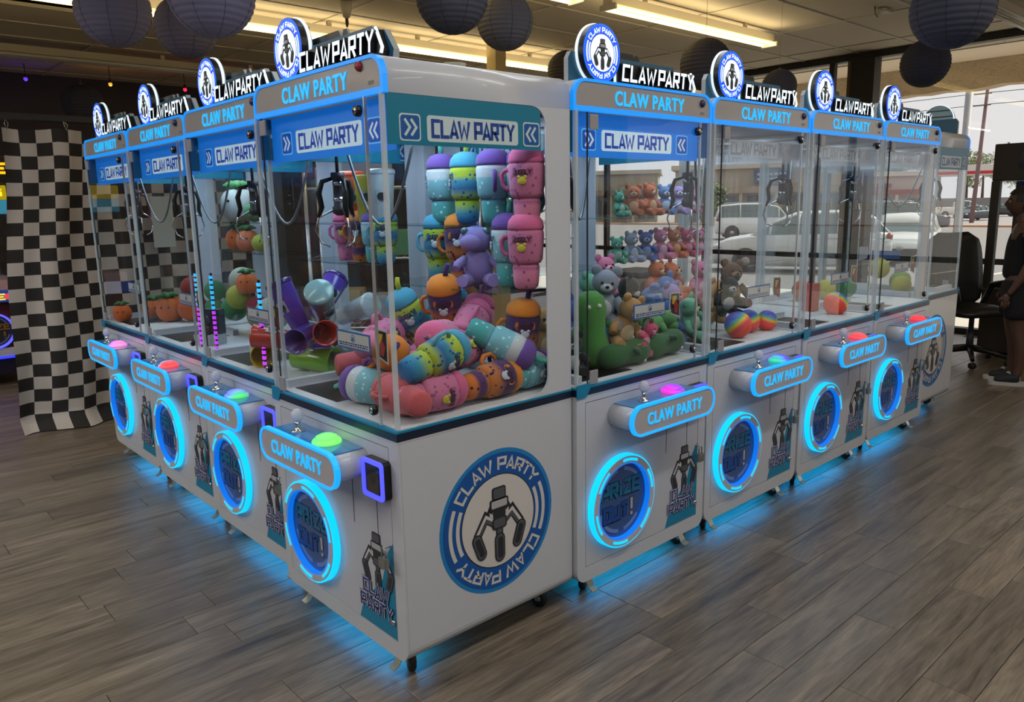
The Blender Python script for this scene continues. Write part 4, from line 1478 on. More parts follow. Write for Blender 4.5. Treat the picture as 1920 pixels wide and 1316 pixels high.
tp = lambda k: (lambda: tumbler_plush(k))
Z1, Z2 = 1.1955, 1.4125
faceL = R(-45)
GT = 'tumbler plush toys in the corner machine'
for k, c, ax, roll, lab in [
    # standing on the two glass shelves of the corner machine
    ('teal', (.60, .525, Z2 + .125), (0, 0, 1), -2.6, 'teal tumbler plush with purple lid, leftmost on the corner machine top shelf'),
    ('blue', (.61, .395, Z2 + .125), (0, 0, 1), -2.2, 'blue and yellow tumbler plush, second from left on the corner machine top shelf'),
    ('teal', (.60, .235, Z2 + .125), (0, 0, 1), .9, 'teal tumbler plush showing its purple handle, middle of the corner machine top shelf'),
    ('teal', (.66, .15, Z2 + .125), (0, 0, 1), -.5, 'teal tumbler plush half behind the pink one on the corner machine top shelf'),
    ('pink', (.61, .08, Z2 + .125), (0, 0, 1), -1.0, 'pink spotted tumbler plush at the right end of the corner machine top shelf'),
    ('blue', (.60, .560, Z1 + .125), (0, 0, 1), -.9, 'blue and yellow tumbler plush with pale handle, left end of the corner machine lower shelf'),
    ('dusk', (.61, .440, Z1 + .125), (.06, .10, 1), -.9, 'orange and purple tumbler plush leaning beside the lilac dinosaur on the lower shelf'),
    ('teal', (.615, .180, Z1 + .125), (0, 0, 1), -2.2, 'teal tumbler plush just right of the lilac dinosaur on the lower shelf'),
    ('pink', (.60, .078, Z1 + .125), (0, 0, 1), -1.0, 'pink spotted tumbler plush at the right end of the corner machine lower shelf'),
    # the heap
    ('pink', (.185, .085, .902), (1, .0, .02), .2, 'pink tumbler plush lying lowest, against the near corner of the side glass'),
    ('dusk', (.430, .085, .902), (1, .06, .03), -.3, 'orange and purple tumbler plush lying lowest in the heap, right of the lowest pink one'),
    ('teal', (.61, .10, .902), (.9, .2, .05), .3, 'teal tumbler plush end on at the lower right of the heap, by the white panel'),
    ('blue', (.215, .095, 1.010), (.96, .04, .24), .5, 'big blue and yellow tumbler plush lying on top of the lowest pink one'),
    ('pink', (.375, .19, .99), (.8, .45, .0), 0, 'pink tumbler plush poking out right of the big blue and yellow one'),
    ('teal', (.52, .13, 1.01), (.55, -.55, -.42), 2.6, 'teal tumbler plush with its lid tipped toward the side glass'),
    ('dusk', (.615, .12, 1.03), (.0, -.10, 1), -.6, 'orange lidded purple tumbler plush standing at the right edge of the heap'),
    ('pink', (.35, .23, 1.045), (-.75, -.45, .05), 0, 'pink tumbler plush with round lid facing the near corner, above the blue and yellow one'),
    ('pink', (.475, .25, 1.05), (.55, .25, .42), 1, 'pink spotted tumbler plush tilted up in the middle of the heap'),
    ('dusk', (.47, .36, 1.115), (-.25, -.18, .9), -.8, 'orange lidded purple tumbler plush standing highest in the middle of the heap'),
    ('blue', (.43, .52, 1.06), (-.4, .1, .85), -.6, 'blue and yellow tumbler plush behind the highest orange lidded one'),
    ('blue', (.55, .44, 1.06), (.1, .0, 1), -.8, 'blue and yellow tumbler plush upright under the lower shelf, behind the heap'),
    ('pink', (.605, .355, 1.03), (.2, .1, .9), -.4, 'pink tumbler plush upright at the back right of the heap'),
    ('dusk', (.635, .50, 1.06), (.5, .2, .75), -.4, 'dark purple tumbler plush tilted in the back right corner of the heap'),
    ('dusk', (.205, .33, .99), (-.45, -.75, .25), 0, 'orange lidded tumbler plush showing its lid behind the front glass corner'),
    ('pink', (.25, .47, 1.02), (.8, .5, .05), .4, 'pink tumbler plush lying behind the orange lid near the front glass'),
    ('teal', (.115, .295, .902), (-.25, .95, .04), 2.0, 'teal tumbler plush lying by the prize chute of the corner machine'),
    ('rose', (.105, .12, .902), (.12, .99, .02), 0, 'plain rose red tumbler plush lying behind the lower door lock of the corner machine'),
    ('pink', (.40, .44, .93), (.7, .6, 0), 0, 'pink tumbler plush at the bottom of the heap, deep inside the corner machine'),
    ('teal', (.55, .60, .92), (1, .1, .1), 0, 'teal tumbler plush deep in the back of the corner machine heap'),
    ('rose', (.30, .62, .91), (.9, -.3, 0), 0, 'plain rose red tumbler plush at the back left of the corner machine heap'),
]:
    put(k, tp(k), c, ax, roll, 1.0, .125, lab, 'plush toy', GT)
put('dino_lilac', lambda: dino((156, 136, 206), (120, 100, 180)), (.58, .305, Z1), (0, 0, 1), -.75, 1.1, 0, 'lilac dinosaur plush with big dark eyes sitting on the corner machine lower shelf', 'plush toy')

# drinking tumblers of the second left machine
def cup(name, col, lidc):
    t = empty('drink_tumbler')
    bm_ = M(name + '_enamel', col, .3, coat=.5)
    MB().lathe([(.001, 0), (.030, .0), (.034, .004), (.0465, .165), (.0475, .17), (.044, .17), (.032, .02), (.001, .015)], 28).build('tumbler_body', bm_, t)
    if lidc:
        MB().lathe([(.048, .168), (.0495, .172), (.0495, .182), (.044, .187), (.001, .187)], 28).build('tumbler_lid', M(name + '_lid', lidc, .15, coat=.4), t)
    fn = lambda u, v, d: ((.030 + .09 * v + d) * math.sin(u / .04), -(.030 + .09 * v + d) * math.cos(u / .04), v)
    b = MB().prism(rrect(-.02, .07, .02, .115, .004), fn, .002, .0062, 0)
    b.prism(circ(0, .092, .015, 16), fn, .006, .0066, 1)
    b.build('number_sticker', [P_LG, P_DK], t)
    return t


CK = {'green': ((112, 168, 40), None), 'purple': ((74, 44, 150), None), 'red': ((196, 58, 44), None), 'violet': ((96, 60, 180), (70, 40, 130)), 'steel': ((120, 140, 140), (150, 190, 190)), 'yellow': ((200, 186, 40), None), 'white': ((206, 214, 216), (206, 214, 216)), 'orange': ((224, 90, 50), (220, 90, 50))}
GC = 'drinking tumblers in the second left machine'
for k, c, ax, roll, s, lab in [
    ('green', (.245, .93, .886), (.45, -.9, .0), .6, 1.15, 'lime green drink tumbler lying at the bottom of the second left machine'),
    ('purple', (.20, .93, .985), (-.75, -.62, -.08), .2, 1.05, 'purple drink tumbler with its dark open mouth facing out'),
    ('red', (.26, .885, 1.00), (-.35, -.9, .1), .2, 1.05, 'red drink tumbler lying open beside the purple open one'),
    ('violet', (.20, 1.03, 1.10), (-.3, .25, .9), -1.2, 1.1, 'violet drink tumbler with number sticker tilted above the purple open one'),
    ('violet', (.36, 1.02, 1.12), (.6, .3, .6), 0, 1.1, 'violet drink tumbler leaning at the top back of the tumbler heap'),
    ('steel', (.28, .91, 1.10), (-.45, -.6, .6), 0, 1.15, 'steel drink tumbler with clear lid turned toward the front'),
    ('yellow', (.16, 1.24, .888), (-.3, -.9, 0), .5, 1.15, 'yellow drink tumbler lying behind the third left machine edge'),
    ('red', (.17, 1.13, .96), (-.6, .6, .1), .4, 1.05, 'red drink tumbler lying on the yellow one'),
    ('white', (.48, 1.0, 1.05), (.2, -.9, .3), 0, 1.1, 'white drink tumbler lying at the back of the tumbler heap'),
    ('purple', (.42, 1.15, .90), (.9, .2, 0), 0, 1.1, 'purple drink tumbler lying deep at the back bottom'),
    ('steel', (.40, .93, .90), (.8, .5, 0), 0, 1.1, 'steel drink tumbler lying at the bottom behind the lime green one'),
    ('orange', (.56, 1.11, Z2), (0, 0, 1), -.6, 1.15, 'orange drink tumbler standing on the second left machine upper shelf'),
    ('yellow', (.56, .99, Z2), (0, 0, 1), -.6, 1.15, 'yellow drink tumbler standing on the second left machine upper shelf'),
    ('white', (.56, .88, Z2), (0, 0, 1), -.6, 1.15, 'white drink tumbler standing on the second left machine upper shelf'),
]:
    put('cup_' + k, (lambda k=k: cup('tumbler_' + k, *CK[k])), c, ax, roll, s, .09 if ax != (0, 0, 1) else 0, lab, 'tumbler', GC)
for k, y, roll, lab in [('pink', 1.20, -.9, 'pink tumbler plush on the second left machine lower shelf, leftmost there'), ('dusk', 1.08, -.9, 'orange and purple tumbler plush on the second left machine lower shelf'),
                        ('teal', .97, 1.0, 'teal tumbler plush on the second left machine lower shelf'), ('blue', .885, -.8, 'blue and yellow tumbler plush on the second left machine lower shelf, by the right glass')]:
    put(k, tp(k), (.57, y, Z1 + .05 + .11), (0, 0, 1), roll, .86, .125, lab, 'plush toy', 'tumbler plush toys in the second left machine')

# balls, fruit, bears
def plain_ball(key, col, r):
    return lambda: ball_mesh('plush_ball', cloth('ball_' + key, col), r)


def rainbow_ball():
    m = M('rainbow_rubber', (240, 100, 50), .45)
    nt, b = N(m)
    tc = nt.nodes.new('ShaderNodeTexCoord')
    mp = nt.nodes.new('ShaderNodeMapping')
    mp.inputs['Rotation'].default_value = (.5, .4, 0)
    nt.links.new(tc.outputs['Object'], mp.inputs[0])
    w = nt.nodes.new('ShaderNodeTexWave')
    w.bands_direction = 'Z'
    w.inputs['Scale'].default_value = 1.6
    w.inputs['Distortion'].default_value = 1.5
    nt.links.new(mp.outputs[0], w.inputs['Vector'])
    c = ramp(nt, w.outputs[0], [(0, (236, 60, 50)), (.2, (246, 90, 40)), (.36, (240, 60, 120)), (.5, (250, 130, 30)), (.64, (236, 196, 50)), (.78, (120, 190, 110)), (.9, (70, 130, 200)), (1, (90, 80, 180))])
    nt.links.new(c, b.inputs['Base Color'])
    return ball_mesh('rainbow_ball', m, .06)


def fruit(col, leaf):
    t = empty('fruit_plush')
    b = MB()
    for k in range(7):
        a = 2 * PI * k / 7
        b.ball((.022 * math.cos(a), .022 * math.sin(a), .052), (.034, .034, .050), 12, 9)
    b.build('body', cloth('fruit_' + '%02x%02x%02x' % col, col), t)
    lm = cloth('fruit_leaf', leaf)
    for k in range(5):
        a = 2 * PI * k / 5
        MB().tube([(0, 0, .098), (.022 * math.cos(a), .022 * math.sin(a), .118), (.045 * math.cos(a), .045 * math.sin(a), .112)], [.008, .012, .003], 7).build('leaf', lm, t)
    for s in (-1, 1):
        MB().ball((s * .016, -.052, .066), .0045, 8, 6).build('eye', black, t)
    return t


def bean(col, tip):
    t = empty('pickle_plush')
    MB().lathe([(.001, -.135), (.028, -.130), (.046, -.105), (.050, -.05), (.043, -.01), (.045, .03), (.053, .07), (.046, .11), (.025, .130), (.001, .134)], 20).build('body', cloth('pickle_fur', col), t)
    for s in (-1, 1):
        MB().ball((s * .018, -.046, .085), .008, 10, 8).build('eye', P_WH, t)
        MB().tube([(s * .045, 0, .02), (s * .07, -.01, .0), (s * .078, -.02, -.02)], [.012, .011, .009], 8).build('arm', cloth('pickle_arm', tip), t)
    return t


GF = 'fruit and ball plush toys in the far left machines'
ORG = (222, 108, 40)
for key, mk, c, s, roll, lab in [
    ('fr_or', lambda: fruit(ORG, (50, 120, 60)), (.42, 1.93, 1.06), 1.0, -.7, 'orange pumpkin plush on the top of the third left machine heap'),
    ('b_yel', plain_ball('yellow_green', (170, 180, 60), .062), (.40, 2.00, .98), 1.0, 0, 'yellow green plush ball under the pumpkin in the third left machine'),
    ('b_wht', plain_ball('off_white', (176, 184, 172), .068), (.46, 2.08, 1.05), 1.0, 0, 'off white plush ball behind the yellow green one'),
    ('b_wht', None, (.48, 1.80, .88), 1.25, 0, 'big off white plush ball at the right of the third left machine'),
    ('b_red', plain_ball('dark_red', (150, 40, 40), .06), (.46, 1.92, .93), 1.0, 0, 'dark red plush ball low in the third left machine heap'),
    ('b_grn', plain_ball('green', (60, 140, 80), .062), (.44, 2.16, .90), 1.1, 0, 'green plush ball at the left of the third left machine heap'),
    ('b_yel', None, (.52, 2.02, .86), 1.2, 0, 'yellow green plush ball at the bottom back of the third left machine'),
    ('fr_or', None, (.56, 2.33, Z1 + .061), 1.15, -.6, 'orange fruit plush with green leaf, left on the third left machine shelf'),
    ('fr_pk', lambda: fruit((226, 120, 80), (60, 130, 70)), (.56, 2.20, Z1 + .061), 1.1, -.8, 'coral fruit plush with green leaf, right on the third left machine shelf'),
    ('b_yel', None, (.58, 2.09, Z1 + .061), .75, 0, 'small yellow green plush ball on the third left machine shelf'),
    ('fr_wh', lambda: fruit((200, 208, 204), (70, 160, 90)), (.56, 2.28, Z2), 1.7, -.7, 'white radish plush with green leaves on the third left machine upper shelf'),
    ('b_grn', None, (.57, 2.12, Z2), .8, 0, 'small green plush ball on the third left machine upper shelf'),
    ('fr_or', None, (.34, 2.86, .84), 1.35, -.7, 'larger orange pumpkin plush at the front of the fourth left machine'),
    ('fr_or', None, (.30, 3.02, .84), 1.15, -.5, 'orange pumpkin plush left of the larger one in the fourth left machine'),
    ('b_or', plain_ball('orange', (228, 100, 40), .065), (.42, 2.76, .845), 1.05, 0, 'orange plush ball at the right in the fourth left machine'),
    ('b_red', None, (.52, 2.98, .95), 1.1, 0, 'dark red plush ball on top at the back of the fourth left machine'),
    ('b_red', None, (.50, 2.86, .84), 1.1, 0, 'dark red plush ball at the back bottom of the fourth left machine'),
    ('b_grn', None, (.56, 2.72, .95), 1.0, 0, 'green plush ball in the upper back right of the fourth left machine'),
    ('b_grn', None, (.55, 2.72, .84), 1.0, 0, 'green plush ball under another in the back right of the fourth left machine'),
    ('fr_or', None, (.14, 3.08, .84), .95, -.5, 'orange pumpkin plush nearest the front glass of the fourth left machine'),
    ('b_or', None, (.46, 3.10, .84), 1.0, 0, 'orange plush ball at the back left of the fourth left machine'),
]:
    put(key, mk, c, (0, 0, 1), roll, s, 0, lab, 'plush toy', GF)
# boxed figure of the third left machine
fb = empty('figure_box', (.20, 1.90, .838), R(-62), 'black and white window box with a small dark figure inside, third left machine', 'box')
MB().cbox((-.06, -.045, 0), (.06, .045, .05), .002).build('box_base', M('box_card', (168, 176, 176), .5), fb)
MB().cbox((-.06, -.001, .05), (.06, .045, .17), .002).build('box_back', M('box_card_dark', (40, 52, 56), .4), fb)
MB().box((-.06, -.045, .05), (.06, -.043, .165)).build('box_window', clear, fb)
b = MB().ball((0, -.022, .12), (.026, .02, .024), 14, 10).lathe([(.02, .05), (.016, .08), (.012, .098)], 12, 0, Matrix.Translation((0, -.022, 0)))
b.build('inner_figure', M('figure_dark', (40, 44, 48), .4), fb)
# glass reflections built as glowing dash rows in the second and third left machines
for x, y, lab in ((.14, 1.85, 'row of cyan to magenta LED dashes, left one of two in third left machine'), (.14, 1.665, 'row of cyan to magenta LED dashes, right one of two in third left machine'), (.13, 1.145, 'vertical row of LED dashes alone in the second left machine, beside the tumblers')):
    t = empty('light_stick', (x, y, .84), label=lab, cat='LED strip')
    MB().box((-.004, -.004, .0), (.004, .004, .36)).build('stick_rod', black, t)
    for i in range(15):
        m = 'dash_cyan' if i > 7 else 'dash_magenta'
        m = bpy.data.materials.get(m) or M(m, (60, 160, 230) if i > 7 else (190, 60, 230), .4, emit=(50, 190, 250) if i > 7 else (200, 60, 240), es=1.0)
        MB().box((-.0075, -.0075, .012 + i * .023), (.0035, .0075, .026 + i * .023)).build('led_dash', m, t)

GB = 'teddy bears on the shelves of the second right machine'
BC = {'orange': ((214, 104, 58), (232, 170, 120)), 'blue': ((104, 134, 190), (190, 200, 220)), 'pink': ((222, 120, 160), (236, 190, 206)), 'lilac': ((178, 150, 206), (216, 200, 226)),
      'navy': ((66, 96, 168), (150, 170, 206)), 'tan': ((196, 150, 96), (226, 200, 156)), 'grey': ((150, 164, 184), (200, 208, 216)), 'rose': ((214, 84, 122), (230, 150, 170)), 'mint': ((110, 184, 150), (190, 216, 190)), 'brown': ((96, 66, 48), (150, 116, 90)), 'black': ((30, 32, 38), (196, 196, 196))}
bear = lambda k: (lambda: teddy(*BC[k]))
for k, x, z, s, lab in [
    ('mint', 1.625, Z2, .8, 'small mint bear, leftmost on the upper bear shelf'), ('orange', 1.735, Z2, 1.0, 'orange bear on the upper bear shelf, left of its twin'),
    ('orange', 1.850, Z2, 1.05, 'orange bear on the upper bear shelf, right of its twin'), ('blue', 1.975, Z2, 1.0, 'blue bear on the upper bear shelf'),
    ('lilac', 2.090, Z2, 1.0, 'lilac bear near the right end of the upper bear shelf'), ('pink', 2.21, Z2, .9, 'pink bear at the right end of the upper bear shelf'),
    ('mint', 1.615, Z1, .85, 'small mint bear at the left end of the lower bear shelf'), ('grey', 1.715, Z1, 1.0, 'grey blue bear on the lower bear shelf'),
    ('navy', 1.830, Z1, 1.0, 'deep blue bear on the lower bear shelf'), ('pink', 1.945, Z1, 1.05, 'pink bear in the middle of the lower bear shelf'),
    ('orange', 2.055, Z1, 1.05, 'orange bear on the lower bear shelf between two pink ones'), ('rose', 2.165, Z1, 1.0, 'rose bear on the lower bear shelf'), ('pink', 2.27, Z1, .95, 'pink bear at the right end of the lower bear shelf')]:
    put('bear_' + k, bear(k), (x, .535, z), (0, 0, 1), random.uniform(-.9, .1), s, 0, lab, 'teddy bear', GB)
GR = 'plush toys heaped in the two right machines'
for key, mk, c, ax, roll, s, half, lab in [
    ('pickle', lambda: bean((84, 156, 74), (60, 120, 60)), (1.04, .17, .99), (-.08, .05, 1), -.6, 1.15, 0, 'long green pickle plush standing at the left of the bear machine'),
    ('pickle2', lambda: bean((50, 104, 58), (40, 80, 50)), (1.13, .085, .893), (1, .02, .02), 1.2, 1.0, 0, 'dark green pickle plush lying lowest behind the lower left glass'),
    ('pickle2', None, (1.39, .10, .895), (1, .08, .03), 1.0, 1.0, 0, 'dark green pickle plush lying beside the lower door lock'),
    ('bear_grey', bear('grey'), (1.13, .22, 1.00), (0, -.2, 1), -.7, 1.6, 0, 'pale grey plush cat head above the tan dog'),
    ('bear_tan', bear('tan'), (1.15, .15, .92), (.2, -.3, .9), -.2, 1.45, 0, 'tan plush dog with brown cap fur behind the glowing ring reflection'),
    ('bear_black', bear('black'), (1.30, .30, .98), (.3, -.3, .9), .4, 1.5, 0, 'black and white panda plush behind the tan dog'),
    ('bear_black', None, (.90, .15, .84), (0, 0, 1), -.7, 1.1, 0, 'black and white plush at the far left bottom of the bear machine'),
    ('dino_green', lambda: dino((96, 168, 92), (200, 190, 90)), (1.40, .20, .93), (.9, -.3, .5), .8, .85, 0, 'light green dinosaur plush lying under the notice card'),
    ('bear_pink', bear('pink'), (1.43, .45, 1.06), (0, 0, 1), -.3, 1.3, 0, 'pink plush sitting on top of the heap at the right rear of the bear machine'),
    ('bear_mint', None, (1.32, .45, .98), (0, 0, 1), .3, 1.4, 0, 'mint plush behind the panda'),
    ('bear_rose', None, (1.22, .10, .90), (.6, -.2, .7), 0, .9, 0, 'rose plush wedged above the dark green pickle'),
    ('bear_tan', None, (1.00, .40, .84), (0, 0, 1), -.4, 1.6, 0, 'tan plush bear at the back left of the bear machine'),
    ('bear_brown', bear('brown'), (1.45, .22, .84), (0, 0, 1), -.4, 1.3, 0, 'brown plush bear at the right bottom of the bear machine'),
    ('bear_navy', None, (1.20, .50, .84), (.4, 0, .9), 0, 1.7, 0, 'deep blue plush at the back bottom of the bear machine'),
    ('b_blu', plain_ball('sky', (70, 150, 200), .07), (1.38, .40, .84), (0, 0, 1), 0, 1.0, 0, 'sky blue plush ball at the back of the bear machine'),
    ('bear_blue', None, (1.66, .42, 1.00), (.8, -.2, .5), 0, 1.5, 0, 'blue plush sprawled on the heap left in the rainbow ball machine'),
    ('bear_orange', None, (1.84, .50, 1.01), (.2, 0, 1), 0, 1.3, 0, 'orange plush on the heap under the lower bear shelf'),
    ('bear_orange', None, (2.02, .50, .99), (-.3, 0, 1), .4, 1.4, 0, 'bigger orange plush on the heap under the lower bear shelf'),
    ('bear_pink', None, (2.18, .46, .98), (0, 0, 1), -.3, 1.4, 0, 'pink plush at the right end of the heap in the rainbow ball machine'),
    ('bear_lilac', None, (1.78, .40, .90), (0, -.3, 1), 0, 1.5, 0, 'lilac plush in the middle of the heap in the rainbow ball machine'),
    ('bear_tan', None, (2.08, .36, .90), (.2, -.2, .9), 0, 1.4, 0, 'tan plush in the heap in the rainbow ball machine'),
    ('bear_navy', None, (1.68, .30, .84), (0, 0, 1), -.4, 1.4, 0, 'deep blue plush sitting at the left bottom of the rainbow ball machine'),
    ('bear_mint', None, (1.83, .27, .87), (-.4, -.2, .9), .2, 1.35, 0, 'mint plush reclining left of the rainbow balls'),
    ('bear_black', None, (2.06, .24, .94), (0, -.2, 1), -.5, 1.3, 0, 'black and white penguin coloured plush above the rainbow balls'),
    ('bear_brown', None, (2.20, .30, .95), (.1, 0, 1), -.5, 1.6, 0, 'dark brown plush behind the rainbow balls'),
    ('bear_rose', None, (1.95, .45, .84), (0, 0, 1), 0, 1.4, 0, 'rose plush at the back bottom of the rainbow ball machine'),
    ('bear_grey', None, (2.24, .52, .84), (0, 0, 1), 0, 1.3, 0, 'grey plush at the back right bottom of the rainbow ball machine'),
]:
    put(key, mk, c, ax, roll, s, half, lab, 'plush toy', GR)
for i, (x, y, z, s, lab) in enumerate([(2.0, .10, .84, 1.05, 'rainbow striped ball at the left front of the second right machine'), (2.16, .15, .84, .95, 'rainbow striped ball in the middle, partly behind the left one'),
                                       (2.27, .12, .84, .85, 'rainbow striped ball at the right front of the second right machine'), (3.0, .12, .84, 1.1, 'rainbow striped ball alone in the third right machine')]):
    put('rainbow', rainbow_ball, (x, y, z), (.2 * i, .3, 1), i, s, 0, lab, 'ball', 'rainbow balls')
rb_ = empty('display_stand', label='red square stand with a dark upright in the third right machine', cat='stand')
MB().cbox((3.02, .26, .838), (3.09, .33, 1.0), .004).build('stand_foot', M('red_stand', (170, 40, 40), .5), rb_)
MB().cbox((3.042, .282, 1.0), (3.068, .308, 1.70), .003).build('stand_upright', M('stand_dark', (36, 44, 52), .4), rb_)
YB_ = lambda: ball_mesh('smiley_ball', cloth('ball_bright_yellow', (214, 200, 60)), .062)
for key, mk, c, s, lab in [('b_by', YB_, (4.15, .22, .84), 1.0, 'bright yellow plush ball low behind the last machine, left'), ('b_lime', plain_ball('lime', (150, 180, 60), .062), (4.33, .30, .84), 1.1, 'lime plush ball low behind the last machine, middle'),
                           ('b_lime', None, (4.52, .36, .84), .95, 'lime plush ball low behind the last machine, right'), ('b_by', None, (4.22, .40, .93), 1.1, 'bright yellow plush ball on top of the others behind the last machine'),
                           ('b_or', None, (4.40, .48, .93), 1.0, 'orange plush ball on top at the back behind the last machine'), ('b_by', None, (3.62, .48, .84), 1.0, 'bright yellow plush ball at the back of the last machine'),
                           ('b_grn', None, (3.78, .42, .84), 1.05, 'green plush ball at the back of the last machine'), ('b_or', None, (3.45, .55, .84), 1.0, 'orange plush ball at the back left of the last machine')]:
    put(key, mk, c, (0, 0, 1), 0, s, 0, lab, 'plush toy', 'balls at the street end of the row')

# ------------------------------------------------------------------ office chair
leather = M('black_leather', (24, 23, 24), .38, bump=.15, bscale=60)
ch = empty('office_chair', (6.40, .46, 0), R(-30), 'black high backed office chair by the windows, its back toward the room', 'chair')


def pad(mb, w0, w1, w2, h, t, bend, n=10):
    # upright cushion: outline width varies with height, thickness t, curved by bend
    rows, cols = n, 10
    P_ = []
    for side in (0, 1):
        for i in range(rows + 1):
            v = i / rows
            w = (w0 * (1 - v) ** 2 + 2 * w1 * v * (1 - v) + w2 * v * v)
            r_ = min(1, max(0.0, 1 - ((abs(v - .5) * 2) ** 6)))
            w *= .55 + .45 * r_ ** .5 if r_ > 0 else .55
            for j in range(cols + 1):
                u = j / cols * 2 - 1
                bul = (1 - u ** 4) * (1 - (2 * v - 1) ** 6)
                y = bend * (u * u) + (-1 if side == 0 else 1) * t / 2 * (.25 + .75 * bul)
                P_.append((u * w, y, v * h))
    n1 = (rows + 1) * (cols + 1)
    fs = []
    for i in range(rows):
        for j in range(cols):
            a = i * (cols + 1) + j
            q = (a, a + 1, a + cols + 2, a + cols + 1)
            fs.append(q)
            fs.append(tuple(n1 + k for k in reversed(q)))
    bd = [j for j in range(cols + 1)] + [i * (cols + 1) + cols for i in range(1, rows + 1)] + [rows * (cols + 1) + j for j in range(cols - 1, -1, -1)] + [i * (cols + 1) for i in range(rows - 1, 0, -1)]
    for k in range(len(bd)):
        a, c_ = bd[k], bd[(k + 1) % len(bd)]
        fs.append((a, n1 + a, n1 + c_, c_))
    return mb.add(P_, fs, 0, True)


b = pad(MB(), .27, .33, .27, .68, .11, -.05)
o = b.build('backrest', leather, ch)
o.location = (0, .26, .47)
o.rotation_euler = (R(-8), 0, 0)
b = pad(MB(), .24, .28, .24, .50, .11, -.02)
o = b.build('seat', leather, ch)
o.location = (0, .26, .48)
o.rotation_euler = (R(90), 0, 0)
for s in (-1, 1):
    b = MB().tube([(s * .27, .20, .48), (s * .31, .19, .56), (s * .32, .14, .68), (s * .31, .0, .70), (s * .30, -.12, .685), (s * .295, -.15, .60), (s * .285, -.10, .47)], [.02, .022, .028, .032, .028, .022, .02], 8)
    b.build('armrest', black, ch)
MB().lathe([(.03, .12), (.03, .3), (.022, .3), (.022, .44), (.07, .45), (.07, .46)], 14).build('gas_column', dkgrey, ch)
for k in range(5):
    a = 2 * PI * k / 5 + .3
    l = MB().tube([(.02 * math.cos(a), .02 * math.sin(a), .135), (.16 * math.cos(a), .16 * math.sin(a), .115), (.30 * math.cos(a), .30 * math.sin(a), .075)], [.03, .024, .018], 8).build('base_leg', black, ch)
    b = MB()
    for s in (-1, 1):
        T = Matrix.Translation((.31 * math.cos(a), .31 * math.sin(a), .03)) @ Matrix.Rotation(a + .7, 4, 'Z') @ Matrix.Translation((0, s * .013, 0)) @ Matrix.Rotation(R(90), 4, 'X')
        b.lathe([(.012, -.009), (.027, -.008), (.03, 0), (.027, .008), (.012, .009)], 14, 0, T)
    b.build('twin_wheel', rubber, l)

# ------------------------------------------------------------------ person at the right edge
skin_m = M('skin', (92, 64, 51), .55)
hair_m = M('dark_hair', (22, 18, 17), .6, bump=.5, bscale=120)
top_m = M('black_tank_top', (18, 17, 19), .9)
short_m = M('black_shorts', (20, 20, 24), .9)
shoe_m = M('dark_sneaker', (34, 36, 44), .7)
sole_m = M('white_sole', (196, 190, 186), .6)


def skin_body(name, verts, edges, mat, parent, root=0, sub=2):
    me = bpy.data.meshes.new(name)
    me.from_pydata([v[:3] for v in verts], edges, [])
    o = bpy.data.objects.new(name, me)
    COL.objects.link(o)
    md = o.modifiers.new('skin', 'SKIN')
    md.use_smooth_shade = True
    for i, v in enumerate(verts):
        sv = me.skin_vertices[0].data[i]
        sv.radius = v[3] if isinstance(v[3], tuple) else (v[3], v[3])
        sv.use_root = (i == root)
    sb_ = o.modifiers.new('sub', 'SUBSURF')
    sb_.levels = sb_.render_levels = sub
    bpy.context.view_layer.update()
    ev = o.evaluated_get(bpy.context.evaluated_depsgraph_get())
    m2 = bpy.data.meshes.new_from_object(ev)
    bpy.data.objects.remove(o)
    m2.name = name
    m2.materials.clear()
    m2.materials.append(mat)
    for p in m2.polygons:
        p.use_smooth = True
    o = bpy.data.objects.new(name, m2)
    COL.objects.link(o)
    o.parent = parent
    return o


pe = empty('person', (5.78, -.03, 0), R(-72), 'person in dark sleeveless top, shorts and sneakers standing at the right edge, looking left', 'person')
# figure stands facing its local -x (picture left); height about 1.52 m
V_ = [(0, 0, .80, (.115, .145)), (0, 0, .95, (.10, .125)), (.0, 0, 1.08, (.105, .14)), (.01, 0, 1.20, (.09, .155)), (.005, 0, 1.265, (.05, .07)), (-.012, 0, 1.32, .045), (-.02, 0, 1.36, .05),
      (.01, .105, 1.225, .05), (.03, .165, 1.19, .045), (.05, .19, 1.06, .040), (.045, .205, .955, .035), (.0, .205, .845, .031), (-.05, .20, .755, .022), (-.07, .197, .72, (.02, .028)),
      (.01, -.105, 1.225, .05), (.03, -.165, 1.19, .045), (.05, -.19, 1.06, .040), (.045, -.205, .955, .035), (.0, -.205, .845, .031), (-.05, -.20, .755, .022), (-.07, -.197, .72, (.02, .028)),
      (0, .08, .72, .088), (-.015, .085, .58, .074), (-.01, .085, .44, .053), (.02, .085, .31, .053), (.02, .085, .17, .038), (.015, .085, .075, .034), (-.03, .09, .04, .034), (-.12, .10, .028, .026),
      (0, -.08, .72, .088), (.015, -.085, .58, .074), (.03, -.085, .44, .053), (.06, -.085, .31, .053), (.06, -.085, .17, .038), (.05, -.085, .075, .034), (.0, -.09, .04, .034), (-.09, -.10, .028, .026)]
E_ = [(0, 1), (1, 2), (2, 3), (3, 4), (4, 5), (5, 6), (3, 7), (7, 8), (8, 9), (9, 10), (10, 11), (11, 12), (12, 13), (3, 14), (14, 15), (15, 16), (16, 17), (17, 18), (18, 19), (19, 20),
      (0, 21), (21, 22), (22, 23), (23, 24), (24, 25), (25, 26), (26, 27), (27, 28), (0, 29), (29, 30), (30, 31), (31, 32), (32, 33), (33, 34), (34, 35), (35, 36)]
skin_body('body', V_, E_, skin_m, pe)
